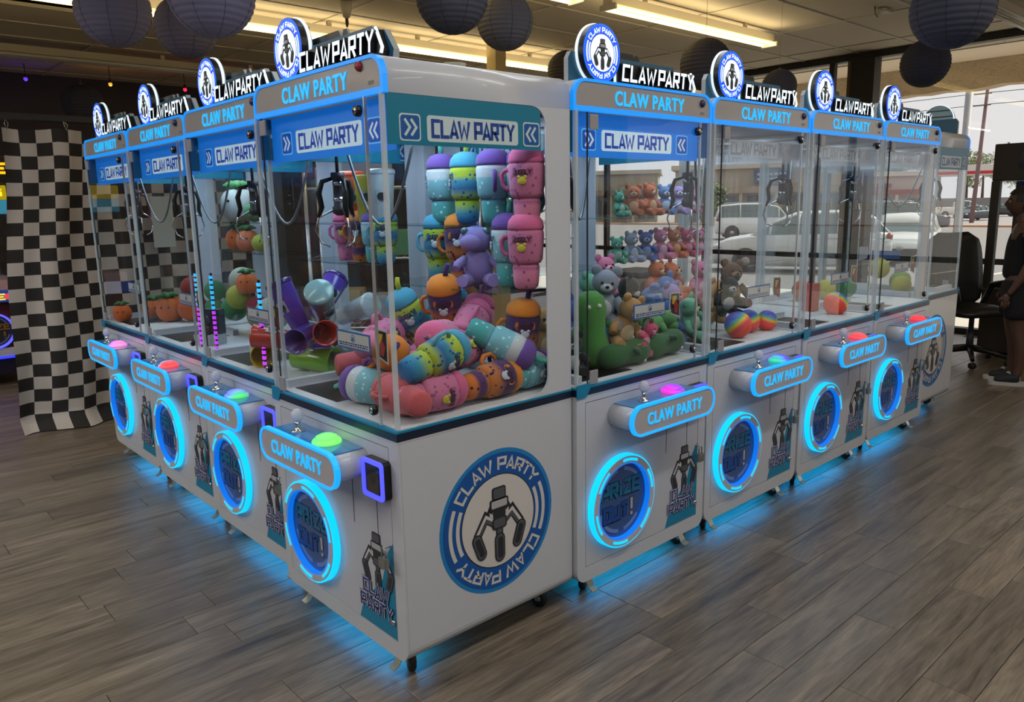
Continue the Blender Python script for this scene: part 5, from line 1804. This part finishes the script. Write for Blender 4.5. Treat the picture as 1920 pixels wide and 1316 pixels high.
# head with a face
bm = bmesh.new()
bmesh.ops.create_uvsphere(bm, u_segments=28, v_segments=20, radius=1)
for v in bm.verts:
    x, y, z = v.co
    fx = max(0, -x)
    k = 1 - .26 * max(0, -z) ** 1.3                                      # narrow towards the chin
    X = x * .098 * (1 if x > 0 else .96) * (1 - .1 * max(0, -z))
    Y = y * .074 * k
    Z = z * .112
    if fx > .55:
        nose = math.exp(-((y / .16) ** 2)) * math.exp(-(((z + .12) / .22) ** 2))
        X -= .022 * nose
        eye = math.exp(-(((abs(y) - .36) / .16) ** 2)) * math.exp(-(((z - .08) / .12) ** 2))
        X += .012 * eye
        lip = math.exp(-((y / .3) ** 2)) * math.exp(-(((z + .48) / .08) ** 2))
        X -= .007 * lip
        chin = math.exp(-((y / .35) ** 2)) * math.exp(-(((z + .82) / .16) ** 2))
        X -= .010 * chin
    v.co = (X - .03, Y, Z + 1.415)
hm = bpy.data.meshes.new('head')
bm.to_mesh(hm)
bm.free()
hm.materials.append(skin_m)
for p in hm.polygons:
    p.use_smooth = True
hd = bpy.data.objects.new('head', hm)
COL.objects.link(hd)
hd.parent = pe
for s in (-1, 1):
    MB().ball((-.108, s * .028, 1.423), (.010, .013, .009), 10, 8).build('eye', M('eye_white', (170, 165, 160), .3), hd)
    MB().ball((-.1165, s * .029, 1.423), (.004, .006, .006), 8, 6).build('iris', black, hd)
    MB().ball((-.02, s * .073, 1.41), (.017, .009, .028), 10, 8).build('ear', skin_m, hd)
    MB().tube([(-.112, s * .016, 1.443), (-.114, s * .03, 1.448), (-.102, s * .046, 1.444)], .004, 6).build('eyebrow', hair_m, hd)
MB().tube([(-.116, -.02, 1.362), (-.123, 0, 1.364), (-.116, .02, 1.362)], .005, 6).build('lips', M('lips', (120, 70, 62), .5), hd)
# hair: cap over skull and a tied bun
b = MB()
bm = bmesh.new()
bmesh.ops.create_uvsphere(bm, u_segments=26, v_segments=18, radius=1)
kill = [v for v in bm.verts if (v.co.x < -.62 and v.co.z < .42) or v.co.z < -.62 or (v.co.x < -.2 and v.co.z < -.05)]
bmesh.ops.delete(bm, geom=kill, context='VERTS')
bm.verts.index_update()
b.add([(v.co.x * .109 - .024, v.co.y * .084, v.co.z * .119 + 1.42) for v in bm.verts], [[v.index for v in f.verts] for f in bm.faces], 0, True)
bm.free()
b.ball((.082, 0, 1.40), (.042, .05, .055), 14, 10)
b.ball((.078, 0, 1.34), (.034, .042, .06), 14, 10)
b.build('hair', hair_m, pe)
# clothing follows the body
skin_body('tank_top', [(0, 0, .80, (.136, .168)), (0, 0, .92, (.122, .150)), (0, 0, 1.08, (.120, .156)), (.01, 0, 1.185, (.104, .160)), (.006, 0, 1.215, (.085, .12))], [(0, 1), (1, 2), (2, 3), (3, 4)], top_m, pe)
skin_body('shorts', [(0, 0, .87, (.124, .152)), (0, 0, .79, (.128, .158)), (0, .085, .69, .112), (-.01, .09, .58, .110), (-.01, .09, .51, .106), (0, -.085, .69, .112), (.012, -.09, .58, .110), (.016, -.09, .51, .106)], [(0, 1), (1, 2), (2, 3), (3, 4), (1, 5), (5, 6), (6, 7)], short_m, pe)
for s, dx in ((1, 0), (-1, .03)):
    T = Matrix.Translation((dx, s * .092, 0))
    sh_ = skin_body('sneaker', [(.045 + dx, s * .09, .062, (.05, .042)), (-.02 + dx, s * .092, .052, (.047, .046)), (-.09 + dx, s * .097, .042, (.044, .036)), (-.14 + dx, s * .10, .034, (.038, .026))], [(0, 1), (1, 2), (2, 3)], shoe_m, pe)
    MB().prism([(x_ + dx, s * (.095 - x_ * .06) + y_) for x_, y_ in rrect(-.175, -.047, .088, .047, .045, 5)], lambda u, v, d: (u, v, d), .0, .026).build('shoe_sole', sole_m, sh_)
    MB().tube([(-.03 + dx, s * .092 - .03, .098), (-.05 + dx, s * .092, .098), (-.03 + dx, s * .092 + .03, .098)], .006, 6).build('shoe_lace', sole_m, sh_)
# hands: palm and five bent fingers
for s in (1, -1):
    c = Vector((-.075, s * .197, .715))
    hv = MB().ball(c + Vector((-.008, 0, -.022)), (.026, .014, .040), 12, 9).build('hand', skin_m, pe)
    for i, ln in enumerate((.062, .072, .068, .054)):
        p0 = c + Vector((-.029 + .0145 * i, 0, -.045))
        MB().tube([p0, p0 + Vector((-.003, -s * .004, -ln * .5)), p0 + Vector((-.001, -s * .018, -ln * .92))], [.0085, .008, .006], 7).build('finger', skin_m, hv)
    p0 = c + Vector((-.026, 0, -.012))
    MB().tube([p0, p0 + Vector((-.022, -s * .008, -.022)), p0 + Vector((-.022, -s * .014, -.05))], [.010, .009, .0065], 7).build('thumb', skin_m, hv)

# ------------------------------------------------------------------ staff table behind the right row
t = empty('folding_table', (3.10, 1.60, 0), label='pale folding table behind the right row, seen through the machines', cat='table')
MB().cbox((-.75, -.35, .72), (.75, .35, .75), .006).build('table_top', M('table_laminate', (170, 168, 166), .5), t)
for x in (-.68, .68):
    for y in (-.3, .3):
        MB().tube([(x, y, 0), (x, y, .72)], .015, 8).build('leg', dkgrey, t)
p = empty('printer', (3.10, 1.60, .75), label='black office printer on the folding table', cat='printer')
MB().cbox((-.24, -.2, 0), (.24, .2, .22), .015).build('printer_body', black, p)
MB().cbox((-.2, -.17, .22), (.2, .17, .26), .012).build('scanner_lid', dkgrey, p)
MB().box((-.16, -.26, .05), (.16, -.2, .065)).build('paper_tray', dkgrey, p)
p = empty('carton', (2.60, 1.60, .75), label='brown cardboard carton on the folding table', cat='box')
MB().cbox((-.18, -.15, 0), (.18, .15, .24), .004).build('carton_body', M('cardboard', (150, 116, 78), .8), p)
MB().box((-.181, -.025, .05), (.181, .025, .2405)).build('tape_strip', M('tape', (176, 150, 104), .3), p)

rk = empty('storage_rack', (1.75, 2.55, 0), R(-40), 'wire storage rack behind the left row, seen through the machines', 'rack')
for x in (-.55, .55):
    for y in (-.2, .2):
        MB().tube([(x, y, 0), (x, y, 1.75)], .013, 8).build('upright', satin, rk)
for z in (.25, .70, 1.15, 1.60):
    b = MB()
    for y in (-.2, .2):
        b.tube([(-.55, y, z), (.55, y, z)], .008, 6)
    for i in range(23):
        b.tube([(-.55 + .05 * i, -.2, z + .006), (-.55 + .05 * i, .2, z + .006)], .003, 4)
    tag(b.build('wire_shelf', satin, rk), kind='stuff')
rt_ = Matrix.Rotation(R(-40), 4, 'Z')
for i, (x, z, w, h, c, lab) in enumerate([(-.38, .716, .26, .22, (176, 150, 112), 'brown carton on the second shelf of the storage rack, left'), (-.05, .716, .24, .18, (170, 176, 182), 'pale grey carton on the second shelf of the storage rack, middle'),
                                     (.32, .716, .30, .26, (70, 92, 120), 'blue carton on the second shelf of the storage rack, right'), (-.36, 1.166, .24, .20, (186, 190, 190), 'white carton on the third shelf of the storage rack, left'),
                                     (.0, 1.166, .28, .16, (90, 140, 96), 'green carton on the third shelf of the storage rack, middle'), (.36, 1.166, .22, .24, (160, 130, 96), 'brown carton on the third shelf of the storage rack, right'),
                                     (-.2, 1.616, .34, .2, (150, 156, 166), 'grey carton on the top shelf of the storage rack, left'), (.3, 1.616, .26, .18, (176, 160, 128), 'tan carton on the top shelf of the storage rack, right')]):
    p_ = rt_ @ Vector((x, 0, 0))
    o = empty('carton', (1.75 + p_.x, 2.55 + p_.y, z), R(-40), lab, 'box', 'cartons on the storage rack')
    MB().cbox((-w / 2, -.14, 0), (w / 2, .14, h), .004).build('carton_body', M('carton_card', c, .8), o)
    MB().box((-w / 2 - .001, -.02, h * .3), (w / 2 + .001, .02, h + .0006)).build('tape_strip', bpy.data.materials['tape'], o)

# ------------------------------------------------------------------ outdoors
def gz(x):
    if x < 11.3:
        return -.06
    if x < 26:
        return -.20 - .022 * (x - 11.3)
    return max(-1.05, -.523 - .0085 * (x - 26))


conc = M('concrete_walk', (206, 202, 194), .85, bump=.2, bscale=6)
asph = M('asphalt', (128, 124, 122), .9, bump=.3, bscale=9)
road_m = M('road_asphalt', (150, 144, 142), .9)
b = MB().box((8.17, -60, -.3), (11.3, 80, -.06))
tag(b.build('ground_walk', conc), kind='structure')
b = MB()
xs_ = [11.3, 26, 45, 63]
for a, c_ in zip(xs_, xs_[1:]):
    b.add([(a, -90, gz(a + .001)), (c_, -90, gz(c_)), (c_, 110, gz(c_)), (a, 110, gz(a + .001)), (a, -90, -1.6), (c_, -90, -1.6), (c_, 110, -1.6), (a, 110, -1.6)], [(0, 1, 2, 3), (4, 7, 6, 5), (0, 4, 5, 1), (2, 6, 7, 3)])
tag(b.build('ground_lot', asph), kind='structure')
tag(MB().box((63, -140, -1.6), (150, 180, gz(90))).build('ground_road', road_m), kind='structure')
tag(MB().box((150, -260, -1.6), (420, 360, -1.0)).build('ground_far', M('far_ground', (150, 142, 130), .9)), kind='structure')
tag(MB().box((62.2, -140, -1.2), (63, 180, gz(62) + .14)).build('kerb_near', M('kerb_tan', (190, 150, 116), .8)), kind='structure')
o = MB()
for i in range(12):
    y = -20 + 3.0 * i
    o.add([(18.5, y, gz(18.5) + .008), (23.5, y, gz(23.5) + .008), (23.5, y + .12, gz(23.5) + .008), (18.5, y + .12, gz(18.5) + .008),
           (18.5, y, gz(18.5) - .02), (23.5, y, gz(23.5) - .02), (23.5, y + .12, gz(23.5) - .02), (18.5, y + .12, gz(18.5) - .02)], [(0, 1, 2, 3), (0, 4, 5, 1), (2, 6, 7, 3), (0, 3, 7, 4), (1, 5, 6, 2)])
tag(o.build('lot_marking', M('lot_paint', (205, 200, 190), .7)), kind='structure')
# canopy over the walk: soffit and stucco fascia
stucco = M('stucco', (214, 192, 158), .95)
nt, bb = N(stucco)
n1 = nt.nodes.new('ShaderNodeTexVoronoi')
n1.inputs['Scale'].default_value = 5
n2 = nt.nodes.new('ShaderNodeTexNoise')
n2.inputs['Scale'].default_value = 8
n2.inputs['Detail'].default_value = 6
g_ = nt.nodes.new('ShaderNodeNewGeometry')
nt.links.new(g_.outputs['Position'], n2.inputs['Vector'])
nt.links.new(n2.outputs[0], n1.inputs['Vector'])
ad = nt.nodes.new('ShaderNodeMath')
nt.links.new(n1.outputs[0], ad.inputs[0])
nt.links.new(n2.outputs[0], ad.inputs[1])
bp = nt.nodes.new('ShaderNodeBump')
bp.inputs['Strength'].default_value = .9
bp.inputs['Distance'].default_value = .05
nt.links.new(ad.outputs[0], bp.inputs['Height'])
nt.links.new(bp.outputs[0], bb.inputs['Normal'])
tag(MB().box((XS + .08, -40, 3.32), (11.35, 60, 3.5)).build('ceiling_soffit', M('soffit_paint', (236, 220, 196), .9)), kind='structure')
b = MB()
rr_ = random.Random(3)
ny = 500
prev = None
v, f = [], []
for i in range(ny + 1):
    y = -40 + 100 * i / ny
    zz = 2.95 + rr_.uniform(-.025, .02)
    v += [(11.2 + rr_.uniform(-.012, .012), y, zz), (11.2 + rr_.uniform(-.012, .012), y, 3.12 + rr_.uniform(-.03, .03)), (11.2, y, 3.34), (11.5, y, zz), (11.5, y, 3.6), (11.2, y, 3.6)]
    if i:
        a, c_ = (i - 1) * 6, i * 6
        ring_ = [0, 1, 2, 5, 4, 3]
        for k in range(6):
            p_, q_ = ring_[k], ring_[(k + 1) % 6]
            f.append((a + p_, a + q_, c_ + q_, c_ + p_))
b.add(v, f)
tag(b.build('wall_fascia', stucco), kind='structure')
tag(MB().box((XL - .2, YF - .2, 3.6), (11.5, YB + 20, 3.8)).build('roof_slab', M('roof_membrane', (120, 116, 112), .9)), kind='structure')


# cars ---------------------------------------------------------------
def car(kind, col):
    """length along local x, nose at +x"""
    t = empty('car')
    cfg = {  # station x, bottom z, belt z, roof z (None = no cabin), half width, roof half width
        'sedan': [(-2.3, .42, .78, None, .66, 0), (-2.22, .30, .96, None, .80, 0), (-1.75, .24, 1.02, None, .88, 0), (-1.15, .22, 1.02, 1.32, .90, .60), (-.55, .2, 1.0, 1.46, .90, .66), (.25, .2, .98, 1.47, .90, .66), (.85, .2, .97, 1.26, .90, .64), (1.30, .21, .95, None, .90, 0), (1.9, .24, .84, None, .87, 0), (2.2, .26, .72, None, .76, 0), (2.3, .36, .60, None, .60, 0)],
        'hatch': [(-2.0, .42, .90, None, .68, 0), (-1.95, .28, 1.0, 1.02, .82, .60), (-1.6, .24, 1.03, 1.38, .87, .62), (-.8, .2, 1.0, 1.52, .88, .64), (.1, .2, .98, 1.50, .88, .64), (.75, .2, .97, 1.26, .88, .62), (1.2, .21, .95, None, .88, 0), (1.75, .24, .86, None, .85, 0), (2.05, .26, .74, None, .76, 0), (2.15, .36, .60, None, .60, 0)],
        'suv': [(-2.45, .5, 1.0, None, .76, 0), (-2.4, .34, 1.15, 1.2, .90, .72), (-2.2, .3, 1.18, 1.80, .95, .74), (-1.2, .28, 1.18, 1.88, .96, .76), (.1, .28, 1.16, 1.87, .96, .76), (.75, .28, 1.14, 1.70, .96, .74), (1.2, .28, 1.12, None, .96, 0), (1.9, .3, 1.06, None, .94, 0), (2.3, .32, .96, None, .86, 0), (2.42, .45, .8, None, .74, 0)],
        'pickup': [(-2.8, .6, 1.1, None, .88, 0), (-2.75, .4, 1.18, None, .94, 0), (-.9, .36, 1.18, None, .97, 0), (-.85, .36, 1.2, 1.75, .97, .74), (-.3, .36, 1.2, 1.90, .97, .78), (.5, .36, 1.18, 1.88, .97, .78), (1.05, .36, 1.16, 1.60, .97, .74), (1.5, .36, 1.15, None, .97, 0), (2.3, .38, 1.1, None, .95, 0), (2.7, .4, 1.0, None, .88, 0), (2.8, .5, .85, None, .78, 0)]}[kind]
    bm_ = M('car_paint', col, .25, coat=.6)
    gl_ = bpy.data.materials.get('car_glass') or M('car_glass', (84, 104, 104), .08, coat=.5)
    L_ = [s[0] for s in cfg]
    b = MB()
    rows = []
    for (x, zb, zt, zr, w, wr) in cfg:
        rows.append([(x, -w * .9, zb), (x, -w, zb + .12), (x, -w, (zb + zt) / 2), (x, -w * .95, zt - .04), (x, -w * .86, zt), (x, 0, zt + .03), (x, w * .86, zt), (x, w * .95, zt - .04), (x, w, (zb + zt) / 2), (x, w, zb + .12), (x, w * .9, zb)])
    n = len(rows[0])
    v = [p for r_ in rows for p in r_]
    f = []
    for i in range(len(rows) - 1):
        for j in range(n):
            f.append((i * n + j, i * n + (j + 1) % n, (i + 1) * n + (j + 1) % n, (i + 1) * n + j))
    f += [list(range(n)), [(len(rows) - 1) * n + j for j in range(n)]]
    b.add(v, f, 0, True)
    body = b.build('car_body', bm_, t)
    cab = [s for s in cfg if s[3]]
    i0, i1 = cfg.index(cab[0]), cfg.index(cab[-1])
    pre, post = cfg[i0 - 1], cfg[i1 + 1]
    # roof shell
    b = MB()
    rows = []
    for (x, zb, zt, zr, w, wr) in cab:
        rows.append([(x, -wr, zr - .05), (x, -wr * .85, zr), (x, 0, zr + .025), (x, wr * .85, zr), (x, wr, zr - .05), (x, wr * .9, zr - .07), (x, -wr * .9, zr - .07)])
    n = 7
    v = [p for r_ in rows for p in r_]
    f = []
    for i in range(len(rows) - 1):
        for j in range(n):
            f.append((i * n + j, i * n + (j + 1) % n, (i + 1) * n + (j + 1) % n, (i + 1) * n + j))
    f += [list(range(n)), [(len(rows) - 1) * n + j for j in range(n)]]
    b.add(v, f, 0, True)
    b.build('roof_shell', bm_, body)
    # glasshouse as one tinted volume, pillars laid over it
    b = MB()
    rows = [[(pre[0] + .1, -pre[4] * .8, pre[2] - .02), (pre[0] + .1, pre[4] * .8, pre[2] - .02)]]
    v, f = [], []
    for (x, zb, zt, zr, w, wr) in cab:
        v += [(x, -w * .88, zt - .02), (x, -wr * .98, zr - .05), (x, wr * .98, zr - .05), (x, w * .88, zt - .02)]
    k = len(cab)
    for i in range(k - 1):
        for j in range(4):
            f.append((i * 4 + j, i * 4 + (j + 1) % 4, (i + 1) * 4 + (j + 1) % 4, (i + 1) * 4 + j))
    a = len(v)
    v += [(post[0] - .02, -post[4] * .8, post[2]), (post[0] - .02, post[4] * .8, post[2]), (pre[0] + .02, -pre[4] * .8, pre[2]), (pre[0] + .02, pre[4] * .8, pre[2])]
    e_ = (k - 1) * 4
    f += [(e_ + 1, e_ + 2, a + 1, a), (e_, e_ + 1, a), (e_ + 2, e_ + 3, a + 1), (1, 2, a + 3, a + 2), (0, 1, a + 2), (2, 3, a + 3)]
    b.add(v, f)
    b.build('glasshouse', gl_, body)
    for s in (-1, 1):
        for q in range(k):
            (x, zb, zt, zr, w, wr) = cab[q]
            MB().tube([(x, s * w * .885, zt - .03), (x - .02, s * wr * .99, zr - .05)], .035, 6).build('pillar', bm_, body)
        MB().tube([(post[0], s * post[4] * .8, post[2] - .01), (cab[-1][0], s * cab[-1][5], cab[-1][3] - .04)], .03, 6).build('windshield_pillar', bm_, body)
        MB().cbox((.95, s * (cab[-1][4] + .02), cab[-1][2] - .02), (1.1, s * (cab[-1][4] + .17), cab[-1][2] + .1) if s > 0 else (1.1, s * (cab[-1][4] + .02) , cab[-1][2] + .1), .01).build('wing_mirror', bm_, body) if s > 0 else MB().cbox((.95, -(cab[-1][4] + .17), cab[-1][2] - .02), (1.1, -(cab[-1][4] + .02), cab[-1][2] + .1), .01).build('wing_mirror', bm_, body)
        MB().tube([(-.15, s * (cab[1][4] + .004), .85), (.02, s * (cab[1][4] + .004), .85)], .015, 6).build('door_handle', chrome, body)
    wr_ = .33 if kind in ('sedan', 'hatch') else .39
    for x in (L_[0] + .82, L_[-1] - .85):
        for s in (-1, 1):
            T = Matrix.Translation((x, s * (cfg[3][4] - .08), wr_)) @ Matrix.Rotation(R(90), 4, 'X')
            wh = MB().lathe([(.2, -.1), (wr_ * .96, -.1), (wr_, -.06), (wr_, .06), (wr_ * .96, .1), (.2, .1)], 22, 0, T).build('wheel', rubber, t)
            MB().lathe([(.001, -.105), (.21, -.095), (.21, .095), (.001, .105)], 16, 0, T).build('wheel_rim', steel, wh)
    xn, wn, zn = L_[-1], cfg[-2][4], cfg[-2][2]
    for s in (-1, 1):
        MB().ball((xn - .16, s * (wn - .08), zn - .06), (.16, .13, .07), 12, 8).build('headlight', M('headlight', (205, 210, 214), .15, coat=.6) if 'headlight' not in bpy.data.materials else bpy.data.materials['headlight'], body)
        MB().ball((L_[0] + .08, s * (cfg[1][4] - .08), cfg[1][2] - .08), (.08, .12, .09), 12, 8).build('taillight', M('taillight', (150, 24, 22), .3) if 'taillight' not in bpy.data.materials else bpy.data.materials['taillight'], body)
    z0_ = cfg[-1][1]
    MB().prism([(-.42, z0_ + .20), (.42, z0_ + .20), (.5, z0_ + .08), (.3, z0_ - .0), (-.3, z0_ - .0), (-.5, z0_ + .08)], lambda u, v_, d: (xn + d, u, v_), -.05, .012).build('grille', black, body)
    MB().cbox((xn - .1, -.62, .24), (xn + .03, .62, .36), .02).build('front_bumper', bm_, body)
    MB().tube([(xn + .015, .09 * math.cos(a_), z0_ + .21 + .05 * math.sin(a_)) for a_ in [2 * PI * i / 14 for i in range(14)]], .010, 6, closed=True).build('badge', chrome, body)
    MB().box((xn + .03, -.16, .28), (xn + .045, .16, .38)).build('number_plate', P_LG, body)
    if kind == 'suv':
        for s in (-1, 1):
            MB().tube([(-2.0, s * .66, 1.84), (-1.8, s * .66, 1.93), (.0, s * .66, 1.94), (.3, s * .66, 1.85)], .02, 6).build('roof_rail', steel, body)
    return t


def at(px, dd):
    # ground point on the bearing of a direction seen from the photographer's spot
    d = fw + rt * ((px - 960) / 1447.447) + up * ((275.2 + (px - 960) * .0198) / 1447.447)
    d = Vector((d.x, d.y, 0)).normalized() * dd
    return Vector((-1.197 + d.x, -1.83 + d.y, 0))


CARS = [('hatch', (206, 209, 208), 1508, 21.0, 117, 'silver hatchback side on in the lot, seen through the middle right machines'),
        ('sedan', (222, 222, 216), 1706, 26.0, 197, 'white sedan facing the shop, seen through the last right machine'),
        ('suv', (224, 224, 220), 1430, 44.0, -52, 'white suv with roof rails parked beyond the silver hatchback'),
        ('sedan', (40, 48, 60), 1832, 92.0, 160, 'dark blue sedan on the road right of the row end'),
        ('pickup', (226, 226, 224), 1808, 104.0, -60, 'white pickup truck behind the dark blue sedan'),
        ('sedan', (30, 34, 42), 1872, 108.0, -70, 'black car behind the dark blue sedan, right of the pickup'),
        ('sedan', (46, 54, 66), 1705, 56.0, 120, 'dark car beyond the white sedan'),
        ('sedan', (214, 216, 216), 1605, 74.0, 110, 'small white car far off between the silver hatchback and the buildings'),
        ('suv', (70, 76, 84), 1640, 50.0, 115, 'dark grey suv between the silver hatchback and the white sedan')]
for k, c, px, dd, hd_, lab in CARS:
    p = at(px, dd)
    o = car(k, c)
    o.location = (p.x, p.y, min(gz(p.x - 1.5), gz(p.x + 1.5)) + .01)
    o.rotation_euler = (0, 0, R(hd_))
    tag(o, lab, 'car', 'cars outside the windows')

# buildings ----------------------------------------------------------
def building(loc, rz, w, d, h, wall_c, band_c, label, nwin=6, sign=None, arches=False):
    t = empty('shop_building', loc, rz, label, 'building')
    wm, bm_ = M('shop_wall', wall_c, .85), M('shop_band', band_c, .8)
    MB().box((-w / 2, 0, 0), (w / 2, d, h)).build('building_wall', wm, t)
    MB().cbox((-w / 2 - .4, -.5, h - .5), (w / 2 + .4, d, h), .05).build('parapet', M('parapet_paint', tuple(min(255, c + 20) for c in wall_c), .85), t)
    MB().box((-w / 2, -2.2, h * .52), (w / 2, 0, h * .62)).build('awning_roof', bm_, t)
    n = nwin
    for i in range(n):
        x = -w / 2 + w * (i + .5) / n
        hw = w / n * .36
        if arches:
            pl = [(x - hw, .1), (x + hw, .1), (x + hw, h * .28)] + [(x + hw * math.cos(R(a)), h * .28 + hw * .7 * math.sin(R(a))) for a in range(15, 180, 15)] + [(x - hw, h * .28)]
        else:
            pl = [(x - hw, .4), (x + hw, .4), (x + hw, h * .48), (x - hw, h * .48)]
        fr_ = MB().prism(pl, FRONT, -.06, .02).build('shop_window', bpy.data.materials.get('far_glass') or M('far_glass', (70, 84, 90), .15), t)
        MB().box((x - .05, -.09, .1), (x + .05, -.05, h * .4)).build('window_bar', wm, fr_)
        MB().box((x + hw * 1.22 - .15, -2.1, 0), (x + hw * 1.22 + .15, -1.8, h * .52)).build('awning_post', wm, t)
    if sign:
        sx, sw, sh2, sc_ = sign
        sg = MB().cbox((sx - sw / 2, -.7, h * .66), (sx + sw / 2, -.45, h * .66 + sh2), .03).build('shop_sign', M('shop_sign_face', sc_, .5), t)
        b = MB()
        r2 = random.Random(4)
        for row in range(2):
            u = sx - sw * .4
            while u < sx + sw * .38:
                l = r2.uniform(.2, .5)
                b.box((u, -.73, h * .66 + sh2 * (.25 + .35 * row)), (min(u + l, sx + sw * .4), -.7, h * .66 + sh2 * (.42 + .35 * row)))
                u += l + .15
        b.build('sign_strokes', P_LG, sg)
    return t


p = at(1425, 84)
building((p.x, p.y, -1.05), R(-90 + 32), 17, 12, 6.1, (172, 156, 130), (150, 128, 100), 'tan strip mall with a dark blue sign beyond the road', 5, (1.0, 3.4, 1.4, (44, 66, 92)))
p = at(1625, 100)
building((p.x, p.y, -1.05), R(-90 + 24), 13, 10, 5.3, (200, 190, 176), (150, 60, 52), 'pale arcaded building with arched windows beyond the road', 4, (0, 5, .5, (150, 70, 60)), True)
p = at(1150, 100)
building((p.x, p.y, -1.05), R(-90 + 36), 11, 12, 6.4, (160, 150, 130), (130, 110, 90), 'brownish shop building far left of the strip mall', 4)
p = at(1835, 128)
t = empty('fuel_canopy', (p.x, p.y, -1.05), R(-90 + 17), 'white fuel station canopy with a red stripe among the trees', 'canopy')
MB().cbox((-7, -3, 5.2), (4.2, 3, 6.6), .05).build('canopy_roof', M('canopy_white', (214, 208, 204), .6), t)
MB().box((-7.03, -3.04, 5.35), (4.23, 3.03, 5.75)).build('red_stripe', M('canopy_red', (190, 50, 46), .6), t)
for x in (-5, 2.4):
    MB().box((x - .2, -.2, 0), (x + .2, .2, 5.2)).build('canopy_post', M('canopy_post_white', (200, 196, 190), .6), t)
p = at(1850, 122)
tag(MB().box((p.x, p.y - 14, -1.05), (p.x + .3, p.y + 10, 1.1)).build('block_wall', M('block_wall_grey', (136, 134, 136), .9)), 'long low grey wall behind the cars on the road', 'wall')
# poles
p = at(1801, 30)
t = empty('light_pole', (p.x, p.y, gz(p.x)), label='thick pale grey lamp pole in the car lot', cat='pole')
MB().lathe([(.2, 0), (.2, .5), (.13, .52), (.10, 9.0)], 14).build('shaft', M('pole_grey', (150, 150, 152), .6), t)
MB().box((-.2, -.9, 8.9), (.2, .9, 9.1)).build('lamp_arm', M('pole_head', (120, 120, 122), .6), t)
p = at(1826, 84)
t = empty('utility_pole', (p.x, p.y, -1.05), label='tall brown utility pole with wires across the sky', cat='pole')
MB().tube([(0, 0, 0), (.3, -.3, 13.4)], [.2, .13], 10).build('shaft', M('pole_wood', (128, 104, 104), .9), t)
for z in (10.4, 11.4, 12.3):
    MB().box((-.1, -.7, z), (.1, .7, z + .1)).build('cross_arm', M('arm_wood', (110, 90, 86), .9) if 'arm_wood' not in bpy.data.materials else bpy.data.materials['arm_wood'], t)
    for s in (-1, 1):
        MB().tube([(0, s * .6, z + .1), (-2, s * 30, z - .5), (-3, s * 60, z + .4)], .03, 5).build('wire', black, t)


def tree(loc, h, r, seed, palm=False):
    t = empty('street_tree', loc)
    rr2 = random.Random(seed)
    MB().tube([(0, 0, 0), (.1, .05, h * .3), (-.05, .1, h * .62)], [.28, .2, .12], 8).build('trunk', bpy.data.materials.get('bark') or M('bark', (96, 80, 64), .95), t)
    b = MB()
    cl = [(rr2.uniform(-r, r) * .7, rr2.uniform(-r, r) * .7, h * rr2.uniform(.45, .95), rr2.uniform(.3, .55) * r) for _ in range(11)]
    for k in range(1500):
        c = cl[k % len(cl)]
        th, ph = rr2.uniform(0, 2 * PI), math.acos(rr2.uniform(-1, 1))
        q = c[3] * rr2.uniform(.55, 1.05)
        p = Vector((c[0] + q * math.sin(ph) * math.cos(th), c[1] + q * math.sin(ph) * math.sin(th), c[2] + q * .8 * math.cos(ph)))
        a = Vector((rr2.uniform(-1, 1), rr2.uniform(-1, 1), rr2.uniform(-1, 1))).normalized() * rr2.uniform(.12, .26)
        e = a.orthogonal().normalized() * .1
        b.add([p - a, p + e, p + a, p - e], [(0, 1, 2, 3)])
    lm = bpy.data.materials.get('leaf_green')
    if not lm:
        lm = M('leaf_green', (104, 118, 70), .8)
        nt2, b2 = N(lm)
        g2 = nt2.nodes.new('ShaderNodeNewGeometry')
        nt2.links.new(ramp(nt2, g2.outputs['Random Per Island'], [(0, (70, 88, 52)), (.6, (118, 130, 80)), (1, (160, 164, 110))]), b2.inputs['Base Color'])
    tag(b.build('foliage', lm, t, recalc=False), kind='stuff')
    return t


for i, (px, dd, h, r_, lab) in enumerate([(1812, 150, 10.0, 2.6, 'street tree just right of the end machine, behind the fuel canopy'), (1842, 139, 9.0, 3.0, 'broad street tree behind the red striped canopy'),
                                          (1874, 158, 10.5, 3.2, 'street tree left of the dark cabinet, tallest of the trees'), (1660, 120, 7.5, 3.4, 'low street tree right of the arcaded building'),
                                          (1335, 72, 3.8, 1.5, 'small street tree at the left end of the strip mall'), (1908, 142, 9.0, 3.0, 'street tree seen past the dark cabinet')]):
    p = at(px, dd)
    tag(tree((p.x, p.y, -1.05), h, r_, i + 1), lab, 'tree', 'trees beyond the road')
